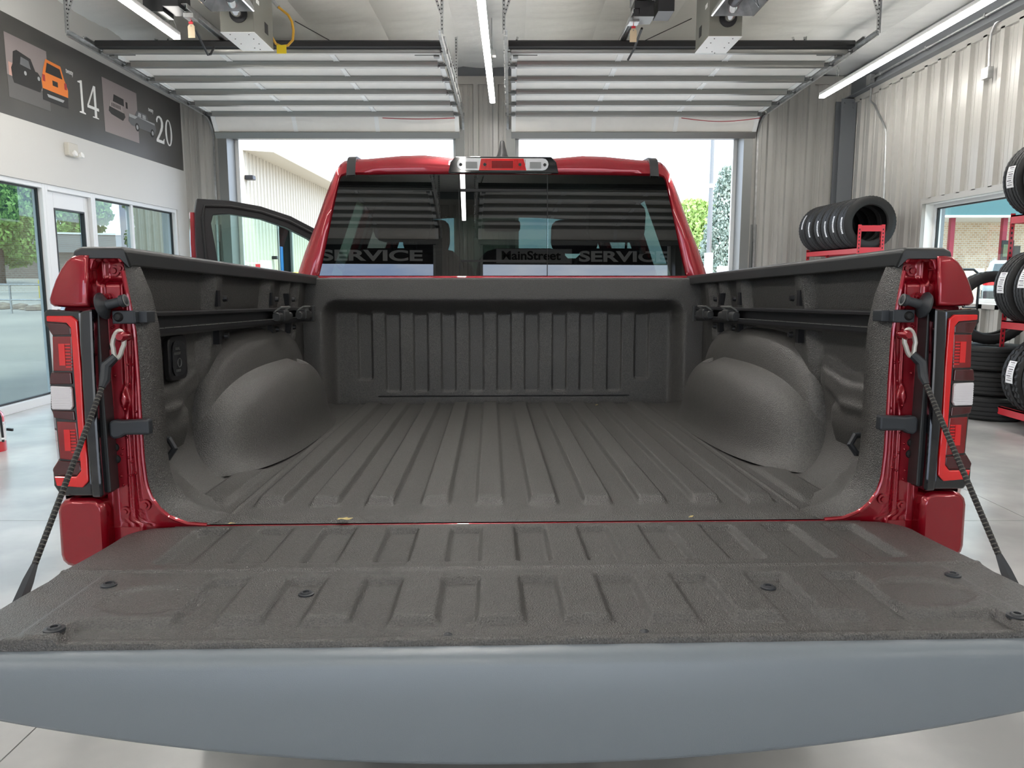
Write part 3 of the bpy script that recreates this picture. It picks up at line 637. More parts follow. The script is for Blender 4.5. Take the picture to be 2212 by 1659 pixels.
# ============================================================ MIRRORED FASCIA SIGN BEHIND
sg = thing('fascia_sign', 'dark fascia sign reading MainStreet SERVICE, mirrored in the cab rear glass', 'sign', (0, 0, 0))
MB().box(-4.6, 4.3, -9.72, -9.66, 3.17, 3.80).build('sign_board', mat('sign_board', (.03, .03, .032), .5), sg, angle=0)
lt = mat('sign_letters', (.80, .80, .78), .5); lg = mat('sign_panel', (.42, .42, .41), .5)
SX = 0.0
for body, x, s_, m_, k_ in (('SERVICE', -3.33, .31, lt, 1.92), ('SERVICE', 2.18, .31, lt, 1.72)):
    text_obj(body, s_, 'lettering', m_, sg, (x, -9.655, 3.24), (R(90), 0, 0), ext=.003, sx=1.0, offs=.010).scale = (k_, 1, 1)
MB().box(.40, 2.03, -9.66, -9.652, 3.19, 3.50).build('name_panel', lg, sg, angle=0)
text_obj('MainStreet', .26, 'lettering', mat('sign_dark', (.02, .02, .02), .5), sg, (.50, -9.648, 3.27), (R(90), 0, 0), ext=.003, sx=1.12, offs=.006)
for xx in (-4.3, -.4, 3.5): pass
MB().box(-4.4, -4.3, -9.66, -9.5, 3.4, 3.52).box(3.5, 3.6, -9.66, -9.5, 3.4, 3.52).box(-.5, -.4, -9.66, -9.5, 3.4, 3.52).build('sign_bracket', M['greysteel'], sg, angle=0)
# ============================================================ OUTSIDE
def gz(x, y):
    d = math.hypot(x, y) ; return -.03 + .0235 * max(0.0, d - 22)
M['asphalt'] = mat('sunlit_paving', (.40, .37, .32), .8, noise=(.25, (.30, .28, .25), .35, .65))
M['grass'] = mat('grass', (.14, .24, .05), .9, noise=(.4, (.2, .28, .07), .4, .6))
def gnd(u, v):
    a = 2 * PI * u; d = 3 + 217 * v ** 2.2
    x, y = d * math.cos(a), d * math.sin(a)
    return (x, y, gz(x, y))
# ring of ground round the building (centre covered by the building's own slab)
def gnd2(u, v):
    a = 2 * PI * u; ca, sa = math.cos(a), math.sin(a)
    s = 1 / max(abs(ca) / 5.6, abs(sa) / 9.6 if sa < 0 else abs(sa) / 12.72)
    d = s + (240 - s) * v ** 2.4
    return (d * ca, d * sa, gz(d * ca, d * sa))
g = MB().grid(gnd2, 96, 40).build('ground', M['asphalt'], angle=180); struct(g)

def leaves(name, blobs, n, m_, parent, size=.12, seed=1, shape=None, kind='stuff'):
    rr = random.Random(seed); vs = []; fs = []
    tot = sum(b[3] ** 2 for b in blobs)
    for b in blobs:
        k = int(n * b[3] ** 2 / tot)
        for _ in range(k):
            v = Vector((rr.gauss(0, 1), rr.gauss(0, 1), rr.gauss(0, 1))).normalized() * b[3] * (.72 + .33 * rr.random())
            p = Vector(b[:3]) + Vector((v.x, v.y, v.z * (b[4] if len(b) > 4 else 1)))
            s = size * (.6 + .8 * rr.random())
            e = Euler((rr.random() * 6, rr.random() * 6, rr.random() * 6)).to_matrix()
            i = len(vs)
            vs += [p + e @ Vector(q) * s for q in ((-1, -.45, 0), (0, -.6, .15), (1, 0, 0), (0, .6, .15), (-1, .45, 0))]
            fs += [(i, i + 1, i + 2, i + 3), (i, i + 3, i + 4)]
    o = MB().add(vs, fs).build(name, m_, parent, angle=0, fix=False)
    if kind: o['kind'] = kind
    return o
def leafmat(name, c1, c2):
    m = mat(name, c1, .6, noise=(1.5, c2, .35, .65)); b = m.node_tree.nodes['Principled BSDF']; return m
LM = {'mid': leafmat('leaf_mid', (.17, .33, .07), (.28, .46, .11)), 'light': leafmat('leaf_light', (.34, .48, .14), (.48, .62, .22)), 'spruce': leafmat('leaf_spruce', (.24, .32, .26), (.42, .48, .40)), 'bush': leafmat('leaf_bush', (.08, .16, .04), (.14, .24, .06))}
bark = mat('bark', (.10, .08, .06), .9)
def tree(name, label, x, y, h, r, lm, seed, n=5000, size=.2, trunk=.22, group=None, low=.35):
    z0 = gz(x, y); t = thing(name, label, 'tree', (x, y, z0), group=group)
    rr = random.Random(seed); bl = []
    for k in range(16):
        a = rr.random() * 6.28; q = rr.random() ** .5 * r * .62; zz = h * (low + (1 - low) * rr.random() * .86)
        rad = r * (.34 + .2 * rr.random()); q *= 1 - .5 * max(0, (zz / h - .6)) / .4
        bl.append((q * math.cos(a), q * math.sin(a), min(zz, h - rad), rad, .85))
    leaves('crown', bl, n, LM[lm], t, size, seed)
    m = MB().tube([(0, 0, -.1), (.05, 0, h * .3), (0, .05, h * .7)], [trunk, trunk * .75, trunk * .3], 10)
    for k in range(5):
        b = bl[k]; m.tube([(0, 0, h * .32), (b[0] * .5, b[1] * .5, (h * .3 + b[2]) * .5 + .2), b[:3]], [trunk * .45, trunk * .3, .04], 6)
    m.build('trunk', bark, t)
    return t
tree('leafy_tree', 'big leafy tree outside the left storefront, left of the lamp post', -33.5, 51, 7.9, 3.2, 'mid', 1, 16000, .13, low=.25)
for i, (x, y, h, r, lab) in enumerate(((-50, 92, 9.6, 3.6, 'leafy tree behind the grey building, seen through the glass door'), (-40.5, 92, 10.6, 4.4, 'tallest leafy tree behind the grey building, seen in the right storefront pane'), (-32.5, 97, 8.2, 3.2, 'low pale leafy tree behind the grey building, right of the tallest one'), (-61, 95, 9.0, 4.0, 'leafy tree behind the grey building, left of the lamp post'))):
    tree('leafy_tree', lab, x, y, h, r, 'light' if i == 2 else 'mid', 10 + i, 7000, .24, group='trees behind the grey building')
for i, (x, y, r) in enumerate(((-60, 84, 1.7), (-55.6, 86, 1.3), (-66, 82, 1.8))):
    t = thing('round_bush', ['clipped round bush beside the parked dark car', 'smaller bush touching the parked dark car', 'clipped round bush at the left edge of the storefront view'][i], 'bush', (x, y, gz(x, y)), group='bushes by the parked car')
    leaves('foliage', [(0, 0, r * .5, r, .75), (r * .8, 0, r * .4, r * .8, .75)], 2500, LM['bush'], t, .16, 30 + i)
    MB().tube([(0, 0, -.1), (0, 0, r * .6)], .08, 6).build('stem', bark, t)
# grey low building on the left
gb = thing('office_building', 'low grey building with a pale roof edge, seen through the left storefront', 'building', (-33.5, 66, gz(-33, 62)), (0, 0, R(28)))
MB().box(-8, 9, 0, 10, -1, 3.0).build('wall', mat('grey_brick', (.19, .165, .145), .8, noise=(6, (.24, .21, .19), .4, .6)), gb, angle=0)
MB().prism([(-.5, 2.2), (0.4, 3.72), (9.6, 3.72), (10.5, 2.2)], -8.4, 9.4, 'x').build('mansard_roof', mat('grey_shingle', (.17, .17, .17), .8), gb, angle=0)
MB().box(-8.2, 9.2, .3, 9.7, 3.72, 3.86).build('roof_edge', M['white_metal'], gb, angle=0)
wn = MB().box(1.4, 4.6, -.06, .0, .2, 2.0).build('window', M['dark'], gb, angle=0)
MB().box(1.5, 2.9, -.08, -.06, .3, 1.9).box(3.1, 4.5, -.08, -.06, .3, 1.9).build('pane', mat('sky_pane', (.45, .55, .6), .1), wn, angle=0)
# lamp post with yellow base
px, py = -21.1, 35.2; z0 = gz(px, py)
lp = thing('lamp_post', 'grey lamp post on a yellow base outside the left storefront', 'lamp post', (px, py, z0))
MB().cyl((0, 0, .5), (0, 0, 7.5), .10, 12, .07).build('pole', M['greysteel'], lp)
MB().cyl((0, 0, .8), (0, 0, 2.55), .16, 14).build('yellow_sleeve', M['yellow2'], lp)
MB().cyl((0, 0, -.1), (0, 0, .80), .36, 18).build('concrete_base', M['yellow2'], lp)
MB().tube([(0, 0, 7.4), (.6, 0, 7.6), (1.1, 0, 7.55)], .05, 8).build('arm', M['greysteel'], lp)
rl = thing('pipe_railing', 'galvanised pipe railing outside the left storefront, in front of the yellow base', 'railing', (0, 0, 0))
def RP(t): 
    x = -22 + 8.2 * t; y = 24.5 + 1.5 * t; return x, y, gz(x, y)
for hh in (.45, .95):
    MB().tube([(RP(t / 8)[0], RP(t / 8)[1], RP(t / 8)[2] + hh) for t in range(9)], .03, 8).build('rail', M['steel'], rl)
for k in range(7):
    p = RP(k / 6); MB().cyl((p[0], p[1], p[2] - .05), (p[0], p[1], p[2] + .98), .035, 8).build('post', M['steel'], rl)
rk = MB(); rr = random.Random(5)
for k in range(60):
    x = -21 + 6 * rr.random(); y = 27.0 + 2.0 * rr.random(); r_ = .12 + .22 * rr.random()
    rk.lathe([(.001, 0), (r_, .02), (r_ * .9, r_ * .4), (.001, r_ * .6)], 6, M=Matrix.Translation((x, y, gz(x, y))) @ Matrix.Rotation(rr.random() * 6, 4, 'Z'), closed=False)
o = rk.build('rock_bed', mat('rock', (.33, .27, .20), .9, noise=(4, (.22, .17, .13), .4, .6)), angle=0); tag(o, 'bed of loose brown rocks behind the pipe railing', 'rocks', kind='stuff')
# cars -----------------------------------------------------------------
def car(name, label, loc, rz, col, suv):
    c = thing(name, label, 'car', loc, (0, 0, rz)); pm = mat(name + '_paint', col, .25, coat=1, metal=.3)
    L, Wd = 4.7, .92
    if suv: prof = [(-2.35, .45), (-2.38, .75), (-2.30, 1.05), (-2.15, 1.60), (-1.95, 1.70), (.2, 1.72), (.75, 1.60), (1.3, 1.12), (2.2, 1.0), (2.36, .8), (2.38, .4), (-2.3, .38)]
    else: prof = [(-2.35, .42), (-2.40, .72), (-2.32, .98), (-1.75, 1.05), (-1.15, 1.42), (-.7, 1.48), (.3, 1.45), (1.05, 1.05), (2.2, .92), (2.36, .7), (2.38, .4), (-2.3, .36)]
    zt = max(b for a, b in prof)
    vs = []; K = len(prof)
    xs = [-1, -.92, -.5, 0, .5, .92, 1]
    for x in xs:
        for (a, b) in prof:
            k = 1 - .20 * max(0, (b - 1.0)) / (zt - 1.0) if b > 1.0 else 1
            e = 1 - .04 * (abs(x) > .95); vs.append((x * Wd * k, a * e, b if abs(x) < .95 else b * .98))
    fs = []
    for i in range(len(xs) - 1):
        for k in range(K): fs.append((i * K + k, i * K + (k + 1) % K, (i + 1) * K + (k + 1) % K, (i + 1) * K + k))
    fs += [tuple(range(K)), tuple(range(len(xs) * K - 1, (len(xs) - 1) * K - 1, -1))]
    MB().add(vs, fs).build('body', pm, c, angle=30)
    gm = mat(name + '_glass', (.03, .05, .055), .05, coat=1)
    if suv: MB().add([(-.70, -2.33, 1.10), (.70, -2.33, 1.10), (.62, -2.17, 1.58), (-.62, -2.17, 1.58)], [(0, 1, 2, 3)]).build('rear_window', gm, c, angle=0)
    else: MB().add([(-.68, -1.77, 1.08), (.68, -1.77, 1.08), (.58, -1.19, 1.42), (-.58, -1.19, 1.42)], [(0, 1, 2, 3)]).build('rear_window', gm, c, angle=0)
    for s in (-1, 1):
        y0 = -2.0 if suv else -1.2
        MB().add([(s * .925, y0, 1.06), (s * .925, 1.1, 1.06), (s * .80, .5, zt - .12), (s * .79, y0 + .2, zt - .12)], [(0, 1, 2, 3)]).build('side_window', gm, c, angle=0)
        MB().box(min(s * .5, s * .93), max(s * .5, s * .93), -2.42, -2.30, .82 if not suv else .85, .95 if not suv else 1.05).build('tail_lamp', M['lens_red'], c, angle=0, bevel=.02)
        for yy in (-1.4, 1.45):
            wv = MB().lathe([(.20, -.1), (.33, -.1), (.34, -.05), (.34, .05), (.33, .1), (.2, .1)], 20, M=Matrix.Translation((s * .84, yy, .34)) @ Matrix.Rotation(PI / 2, 4, 'Y')).build('wheel', M['tire'], c)
            MB().lathe([(.001, -.06), (.2, -.09), (.2, .09), (.001, .06)], 12, M=Matrix.Translation((s * .85, yy, .34)) @ Matrix.Rotation(PI / 2, 4, 'Y'), closed=False).build('rim', M['chrome'], wv)
    if suv:
        MB().box(-.5, .5, -2.40, -2.33, .86, 1.0).build('lamp_bar', M['lens_red'], c, angle=0, bevel=.01)
        MB().box(-.9, .9, -2.46, -2.30, .4, .66).build('bumper', M['plastic'], c, angle=0, bevel=.03)
        for s in (-1, 1): MB().box(s * .95 - .1, s * .95 + .1, .7, .8, 1.05, 1.2).build('wing_mirror', pm, c, angle=0, bevel=.03)
        for s in (-1, 1): MB().tube([(s * .6, -1.7, 1.70), (s * .6, -1.6, 1.77), (s * .6, .0, 1.78), (s * .6, .1, 1.70)], .018, 6).build('roof_rail', M['steel'], c)
    return c
car('parked_sedan', 'dark parked sedan far outside the left storefront', (-62.5, 97, gz(-62.5, 97)), R(-62), (.02, .025, .035), False)
car('parked_suv', 'silver parked SUV with red tail lamps outside the right window', (18.2, 28.3, .23), R(-30), (.45, .50, .50), True)
# ---- right window view: brick building with canopy
bb = thing('brick_building', 'tan brick building with red canopy posts outside the right window', 'building', (0, 0, 0))
brick = mat('tan_brick', (.50, .33, .20), .8)
t = brick.node_tree; b_ = t.nodes['Principled BSDF']; co = t.nodes.new('ShaderNodeTexCoord'); mpp = t.nodes.new('ShaderNodeMapping'); mpp.inputs['Rotation'].default_value = (R(90), 0, 0)
bk = t.nodes.new('ShaderNodeTexBrick'); bk.inputs['Color1'].default_value = (.80, .60, .42, 1); bk.inputs['Color2'].default_value = (.66, .45, .29, 1); bk.inputs['Mortar'].default_value = (.86, .80, .70, 1)
bk.inputs['Scale'].default_value = 2.2; bk.inputs['Mortar Size'].default_value = .03
t.links.new(co.outputs['Object'], mpp.inputs[0]); t.links.new(mpp.outputs[0], bk.inputs[0]); t.links.new(bk.outputs[0], b_.inputs['Base Color'])
MB().box(16, 46, 42, 52, -1, 4.6).build('brick_wall', brick, bb, angle=0)
MB().box(16, 46, 38.5, 42, 4.35, 6.2).build('canopy', mat('teal_fascia', (.08, .17, .18), .5), bb, angle=0)
MB().box(16, 46, 38.45, 42, 4.25, 4.35).build('canopy_soffit', M['white_metal'], bb, angle=0)
MB().box(28.3, 33.5, 38.2, 41, 4.4, 6.9).build('fascia_panel', mat('pale_cladding', (.5, .52, .5), .6), bb, angle=0)
pm = mat('dark_red_post', (.30, .03, .05), .5)
for x in (21.9, 24.5, 30.5): MB().box(x - .11, x + .11, 38.9, 39.12, -.5, 4.3).build('canopy_post', pm, bb, angle=0)
MB().box(19.5, 27.8, 36.5, 36.8, -.5, 1.75).build('planter_wall', brick, bb, angle=0)
MB().box(24.35, 24.95, 38.80, 38.86, 2.1, 3.15).build('notice_board', M['ink'], bb, angle=0)
MB().box(24.42, 24.88, 38.78, 38.80, 2.35, 2.95).build('notice_sheet', mat('notice_green', (.10, .13, .07), .6), bb, angle=0)
MB().box(26.9, 27.3, 41.9, 41.97, 2.0, 3.0).build('wall_notice', M['ink'], bb, angle=0)
# ---- left opening: white metal building
sh = thing('metal_shed', 'white ribbed metal building outside the left garage opening', 'building', (-7.3, 0, 0))
wm = mat('white_ribbed_sheet', (.50, .46, .38), .5)
def cw(z0, z1, y0, y1, name='wall_sheet'):
    m = MB(); corr(m, y0, y1, z0, z1, 0.0, 1, 'y', .305, .03); m.build(name, wm, sh, angle=20, fix=False)
DY0, DY1, DZ = 24.35, 25.75, 3.1
for a, b in ((15.0, DY0), (DY1, 46)): cw(-.1, 4.78, a, b)
cw(DZ, 4.78, DY0, DY1)
MB().box(-.2, -.03, 15.0, 22.0, -.1, 4.7).box(-1.9, -.03, 22.0, DY0 - .1, -.1, 4.7).box(-1.9, -.03, DY1 + .1, 46, -.1, 4.7).box(-1.9, -1.7, DY0 - .1, DY1 + .1, -.1, 4.7).box(-1.7, -.03, DY0 - .1, DY1 + .1, DZ, 4.7).build('core', M['ink'], sh, angle=0)
MB().prism([(-.1, 4.78), (.85, 4.72), (.85, 4.86), (-2.0, 5.2), (-2.0, 5.05)], 21.5, 46.3, 'y').build('roof', wm, sh, angle=0)
MB().box(.85, .98, 21.5, 46.3, 4.70, 4.84).build('gutter', M['white_metal'], sh, angle=0, bevel=.02)
MB().box(-.02, .05, DY0 - .1, DY0, 0, DZ + .1).box(-.02, .05, DY1, DY1 + .1, 0, DZ + .1).box(-.02, .05, DY0, DY1, DZ, DZ + .1).build('doorway_trim', M['greysteel'], sh, angle=0)
MB().box(.02, .18, 23.6, 23.75, 1.9, 2.0).build('wall_light', M['dark'], sh, angle=0, bevel=.02)
MB().box(.02, .25, 21.5, 21.75, 4.0, 4.12).build('wall_light', M['dark'], sh, angle=0, bevel=.02)
vl = thing('vehicle_lift', 'blue two post vehicle lift in the doorway of the white metal building', 'vehicle lift', (-7.62, 25.45, 0))
MB().box(-.12, .12, -.12, .12, 0, 2.35).build('column', mat('lift_blue', (.03, .16, .42), .4), vl, angle=0, bevel=.02)
MB().box(-.25, .25, -.2, .2, 0, .05).build('base', bpy.data.materials['lift_blue'], vl, angle=0); MB().box(-.6, .0, -.06, .06, .9, 1.0).build('lift_arm', bpy.data.materials['lift_blue'], vl, angle=0)
wv = thing('wheel', 'chrome wheel inside the doorway of the white metal building', 'wheel', (-7.95, 24.75, 1.75))
MB().lathe([(.24, -.12), (.4, -.12), (.42, 0), (.4, .12), (.24, .12)], 24, M=Matrix.Rotation(R(80), 4, 'Y')).build('tyre', M['tire'], wv); MB().lathe([(.001, .05), (.24, .1), (.24, -.1), (.001, -.05)], 10, M=Matrix.Rotation(R(80), 4, 'Y'), closed=False).build('rim', M['chrome'], wv)
MB().box(-.45, .35, -.3, .4, -1.75, -.42).build('stand', M['duct'], wv, angle=0)
o = MB().box(-7.2, -7.0, 24.0, 25.9, -.05, 1.52).build('barrier_board', M['yellow2'], angle=0, bevel=.02); tag(o, 'yellow barrier in front of the white metal building doorway', 'barrier')
cr_ = thing('wire_cart', 'white wire cart standing beside the white metal building', 'cart', (-6.75, 20.3, 0))
m = MB()
for i in range(7): m.cyl((-.35 + i * .11, -.35, .5), (-.35 + i * .11, -.35, 1.75), .012, 5)
for z in (.5, .9, 1.3, 1.72): m.cyl((-.35, -.35, z), (.33, -.35, z), .014, 5)
m.build('wire_panel', M['white_metal'], cr_); MB().box(-.36, -.30, -.36, .36, 0, 1.8).box(.30, .36, -.36, .36, 0, 1.8).build('side_frame', M['alu'], cr_, angle=0); MB().box(-.30, .30, -.33, .33, .4, .46).build('deck', M['alu'], cr_, angle=0); MB().box(.18, .30, -.38, -.36, 1.4, 1.7).build('red_sign', M['redrack'], cr_, angle=0)
# ---- right opening: pole, spruce, trees, board
px, py = 12.75, 50.5; z0 = gz(px, py)
lp2 = thing('light_pole', 'tall grey light pole outside the right garage opening', 'light pole', (px, py, z0))
MB().cyl((0, 0, 1.0), (0, 0, 9.6), .17, 12, .12).build('pole', M['greysteel'], lp2); MB().cyl((0, 0, -.1), (0, 0, 2.2), .28, 14).build('white_base', M['white_metal'], lp2); MB().cyl((0, 0, 6.3), (0, 0, 6.55), .2, 12).build('band', M['white_metal'], lp2)
sx, sy = 16.35, 59.5; z0 = gz(sx, sy)
sp = thing('spruce_tree', 'tall blue green spruce outside the right garage opening', 'tree', (sx, sy, z0))
bl = []; rs = random.Random(9)
for k in range(90):
    h = .3 + 8.3 * (k / 90) ** 1.05; r_ = 2.3 * (1 - h / 9.0) ** .75 + .12; a = k * 2.4
    q = .62 * r_; bl.append((q * math.cos(a), q * math.sin(a), h, .30 + r_ * .30, .62))
leaves('crown', bl, 22000, LM['spruce'], sp, .10, 9); MB().cyl((0, 0, -.1), (0, 0, 8.2), .2, 8, .04).build('trunk', bark, sp)
tree('leafy_tree', 'bright green leafy tree behind the light pole, right of the cab', 15.6, 66, 6.9, 3.0, 'light', 21, 12000, .15, low=.1)
tree('leafy_tree', 'yellow green leafy tree half hidden behind the spruce', 21.0, 68, 7.6, 2.6, 'light', 22, 9000, .15, low=.2)
bs = thing('sign_board', 'low white and blue board in front of the spruce', 'sign', (15.1, 54.0, gz(15, 54)))
MB().box(-.85, .85, 0, .12, .35, 1.30).build('panel', M['white_metal'], bs, angle=0, bevel=.02); MB().box(-.85, .85, -.02, 0, .35, .58).build('blue_band', mat('sign_blue', (.03, .12, .45), .5), bs, angle=0)
MB().box(-.6, -.5, .02, .1, -.1, .35).box(.5, .6, .02, .1, -.1, .35).build('leg', M['greysteel'], bs, angle=0)
bu = thing('small_bush', 'small yellow green bush at the foot of the white and blue board', 'bush', (14.9, 52.6, gz(15, 52)))
leaves('foliage', [(0, 0, .25, .42, .7), (.4, 0, .2, .35, .7)], 900, LM['light'], bu, .07, 44); MB().cyl((0, 0, -.1), (0, 0, .3), .03, 6).build('stem', bark, bu)

# ============================================================ TYRES AND RACKS
def tire_mesh(Rr=.34, Wd=.235, rim=.222, seg=96, aggressive=False):
    # axis = local y; tread blocks are real geometry
    hw = Wd / 2; prof = []
    # inside bead -> sidewall -> tread (grooves) -> sidewall -> bead, then inner liner
    prof += [(rim, -hw * .78), (rim + .012, -hw * .92), (rim + .05, -hw * 1.03), (Rr - .03, -hw * 1.0), (Rr - .008, -hw * .88)]
    gr = [-.55, -.2, .2, .55]; t = .0
    prof.append((Rr, -hw * .8))
    for g_ in gr: prof += [(Rr, hw * (g_ - .045)), (Rr - .009, hw * (g_ - .03)), (Rr - .009, hw * (g_ + .03)), (Rr, hw * (g_ + .045))]
    prof += [(Rr, hw * .8), (Rr - .008, hw * .88), (Rr - .03, hw), (rim + .05, hw * 1.03), (rim + .012, hw * .92), (rim, hw * .78)]
    prof += [(rim + .008, hw * .66), (Rr - .04, hw * .8), (Rr - .022, 0), (Rr - .04, -hw * .8), (rim + .008, -hw * .66)]
    K = len(prof); vs = []; fs = []
    for k in range(seg):
        a = 2 * PI * k / seg; notch = (k % 2 == 0)
        for i, (r, y) in enumerate(prof):
            rr_ = r
            if 4 <= i <= 22 and notch and not (abs(y) < hw * .16): rr_ = r - (.012 if aggressive else .0045)
            vs.append((rr_ * math.cos(a), y, rr_ * math.sin(a)))
    for k in range(seg):
        j = (k + 1) % seg
        for i in range(K): fs.append((k * K + i, k * K + (i + 1) % K, j * K + (i + 1) % K, j * K + i))
    return MB().add(vs, fs)
tm = tire_mesh().me('tyre', M['tire'], 32); tm2 = tire_mesh(.36, .26, .23, 72, True).me('tyre_chunky', M['tire'], 32)
def sticker_mesh(Rr, a0, a1, y0, y1, lines=True):
    m = MB(); N = 10; A = []; B = []
    for k in range(N + 1):
        a = a0 + (a1 - a0) * k / N; A.append(((Rr) * math.cos(a), y0, Rr * math.sin(a))); B.append((Rr * math.cos(a), y1, Rr * math.sin(a)))
    m.strip(A, B)
    m.mi = 1
    rr = random.Random(int(a0 * 100) + int(y0 * 1000))
    if lines:
        for q in range(9):
            a = a0 + (a1 - a0) * (.06 + .1 * q); da = .006 + .014 * rr.random(); yy = y0 + (y1 - y0) * (.12 + .2 * rr.random()); ye = y1 - (y1 - y0) * (.1 + .4 * rr.random())
            m.add([((Rr + .0012) * math.cos(b), y, (Rr + .0012) * math.sin(b)) for b, y in ((a, yy), (a, ye), (a + da, ye), (a + da, yy))], [(0, 1, 2, 3)])
    return m
def tyre(label, loc, rot=(0, 0, 0), group=None, st=None, mesh=None, Rr=.34):
    t = bpy.data.objects.new('tyre', mesh or tm); C.objects.link(t); t.location = loc; t.rotation_euler = rot
    tag(t, label, 'tyre', group)
    if st: sticker_mesh(Rr + .0015, *st).build('paper_label', [M['sticker'], M['ink']], t, angle=0, fix=False)
    return t
# red boltless rack standing away from the wall
def post(mb_n, x, y, z0, z1, parent, holes=True, s=1):
    o = MB().box(x - .022, x + .022, y - .002, y + .002, z0, z1).box(x + s * .018, x + s * .022, y, y + .04, z0, z1).build('upright', M['redrack'], parent, angle=0)
    if holes:
        h = MB(); z = z0 + .04
        while z < z1 - .05: h.box(x - .007, x + .007, y - .0035, y + .0035, z, z + .022).box(x - .0235 * 1 if s < 0 else x + .0165, x - .0165 if s < 0 else x + .0235, y + .012, y + .026, z, z + .022); z += .046
        h.build('slots', M['ink'], o, angle=0)['kind'] = 'stuff'
def rack(name, label, x0, x1, y0, y1, ztop, shelves):
    r = thing(name, label, 'tyre rack')
    for x, s in ((x0, 1), (x1, -1)):
        for y in (y0, y1): post('upright', x, y, 0, ztop if y == y0 else shelves[-1][0] + (.02 if ztop > shelves[-1][0] + .1 else 0), r, True, s)
    for (z,) in shelves:
        MB().box(x0 - .02, x0 - .012, y0, y1, z - .075, z).box(x0 - .02, x0 + .012, y0, y1, z - .012, z).build('long_beam', M['redrack'], r, angle=0)
        MB().box(x1 + .012, x1 + .02, y0, y1, z - .075, z).box(x1 - .012, x1 + .02, y0, y1, z - .012, z).build('long_beam', M['redrack'], r, angle=0)
        for y in (y0 - .004, y1 - .004): MB().box(x0 + .02, x1 - .02, y, y + .008, z - .075, z).build('cross_beam', M['redrack'], r, angle=0)
    MB().box(x0 + .02, x1 - .02, y0 - .004, y0 + .004, ztop - .085, ztop - .01).build('cross_beam', M['redrack'], r, angle=0)
    return r
rack('tyre_rack', 'red slotted rack carrying a row of six tyres near the far right corner', 4.41, 4.71, 9.93, 11.62, 2.045, [(.10,), (.9,), (1.76,)])
# row of six tyres cradled on the top shelf
yy = [10.08, 10.34, 10.60, 10.86, 11.17, 11.43]
nm = ['nearest', 'second', 'third', 'fourth', 'fifth', 'farthest']
zc = 1.765 + math.sqrt(.34 ** 2 - .15 ** 2)
for k, y in enumerate(yy):
    xo = 4.56 if k < 4 else 4.56
    tyre('%s of six tyres in the row on top of the far red rack' % nm[k] if k else 'nearest of six tyres on top of the far red rack, its open bore showing', (xo, y, zc - (.0 if k < 4 else .0)), (0, [0, .1, -.05, .02, .03, .4][k], 0), 'tyres in the row on the red rack', (PI * .93, PI * 1.13, -.055, -.01))
# stack of black tyres on the floor and one standing on it
for k in range(3):
    tyre('%s tyre of the stack of three on the floor by the right window' % ['bottom', 'middle', 'top'][k], (4.78 + [.0, .01, -.005][k], 7.62, .1205 + k * .2425), (PI / 2, 0, .3 * k), 'stacked tyres on the floor')
# standing bigger tyre
tmr = tire_mesh(.36, .20, .255, 96).me('tyre_ring', M['tire'], 32)
tyre('large tyre standing upright on the stack of three by the window', (4.74, 7.66, .7275 + .36), (0, .6, R(-14)), None, (PI * .55 + .0, PI * .74, -.05, .06), tmr, .36)
# near rack with chunky tyres at the right edge
rack('tyre_rack', 'red slotted rack at the right edge of the picture holding tyres on three levels', 4.70, 4.98, 6.0, 7.36, 2.35, [(.16,), (.98,), (1.96,)])
lv = [(.16, 'bottom', tm2, .36), (.98, 'middle', tm, .34), (1.96, 'top', tm, .34)]
for z, ln, ms, rr_ in lv:
    zc = z + .005 + math.sqrt(rr_ ** 2 - .14 ** 2)
    for k in range(4):
        tyre('%s tyre on the %s level of the red rack at the right edge' % (['end', 'second', 'third', 'fourth'][k], ln), (4.84, (7.15 if z > .5 else 6.88) - k * .29, zc), (0, .15 * k + (0.1 if z < 1 else 0), 0), 'tyres on the near red rack', (PI * .90, PI * 1.08, -.06, .04), ms, rr_)
# hand truck
ht = thing('hand_truck', 'black tubular hand truck handle standing by the right window', 'hand truck', (5.02, 8.62, 0))
MB().tube([(-.2, 0, .12), (-.2, 0, 1.34), (-.17, 0, 1.43), (-.1, 0, 1.47), (.1, 0, 1.47), (.15, 0, 1.43), (.17, 0, 1.36), (.17, 0, .12)], .014, 10).build('frame', M['dark'], ht)
m = MB()
for z in (.4, .75, 1.05): m.cyl((-.2, 0, z), (.17, 0, z), .011, 8)
m.build('cross_bar', M['dark'], ht); MB().box(-.22, .2, -.24, .0, .02, .03).build('toe_plate', M['dark'], ht, angle=0)
for x in (-.2, .17): MB().lathe([(.001, -.025), (.09, -.025), (.10, 0), (.09, .025), (.001, .025)], 16, M=Matrix.Translation((x, .05, .1)) @ Matrix.Rotation(PI / 2, 4, 'Y'), closed=False).build('wheel', M['tire'], ht)
# fire extinguisher
fx = thing('fire_extinguisher', 'red fire extinguisher with white label on the floor at the left edge', 'fire extinguisher', (-4.17, 6.08, 0))
red = mat('extinguisher_red', (.62, .015, .03), .2, coat=1)
MB().lathe([(.001, 0), (.075, .0), (.078, .01), (.078, .27), (.07, .305), (.045, .335), (.022, .345), (.022, .36), (.001, .36)], 28, closed=False).build('cylinder', red, fx)
MB().lathe([(.001, .355), (.02, .355), (.02, .385), (.012, .395), (.001, .395)], 14, closed=False).build('valve', M['chrome'], fx)
MB().tube([(0, 0, .385), (.05, -.03, .40), (.09, -.06, .385)], .008, 6).build('lever', M['dark'], fx)
MB().tube([(.015, -.02, .375), (.07, -.04, .36), (.088, -.04, .28), (.083, -.03, .18), (.082, -.025, .08)], .009, 8).build('hose', M['dark'], fx)
MB().lathe([(.0795, .215), (.0795, .225), (.0785, .225), (.0785, .215)], 28).build('strap', M['ink'], fx)
m = MB(); A = []; B = []
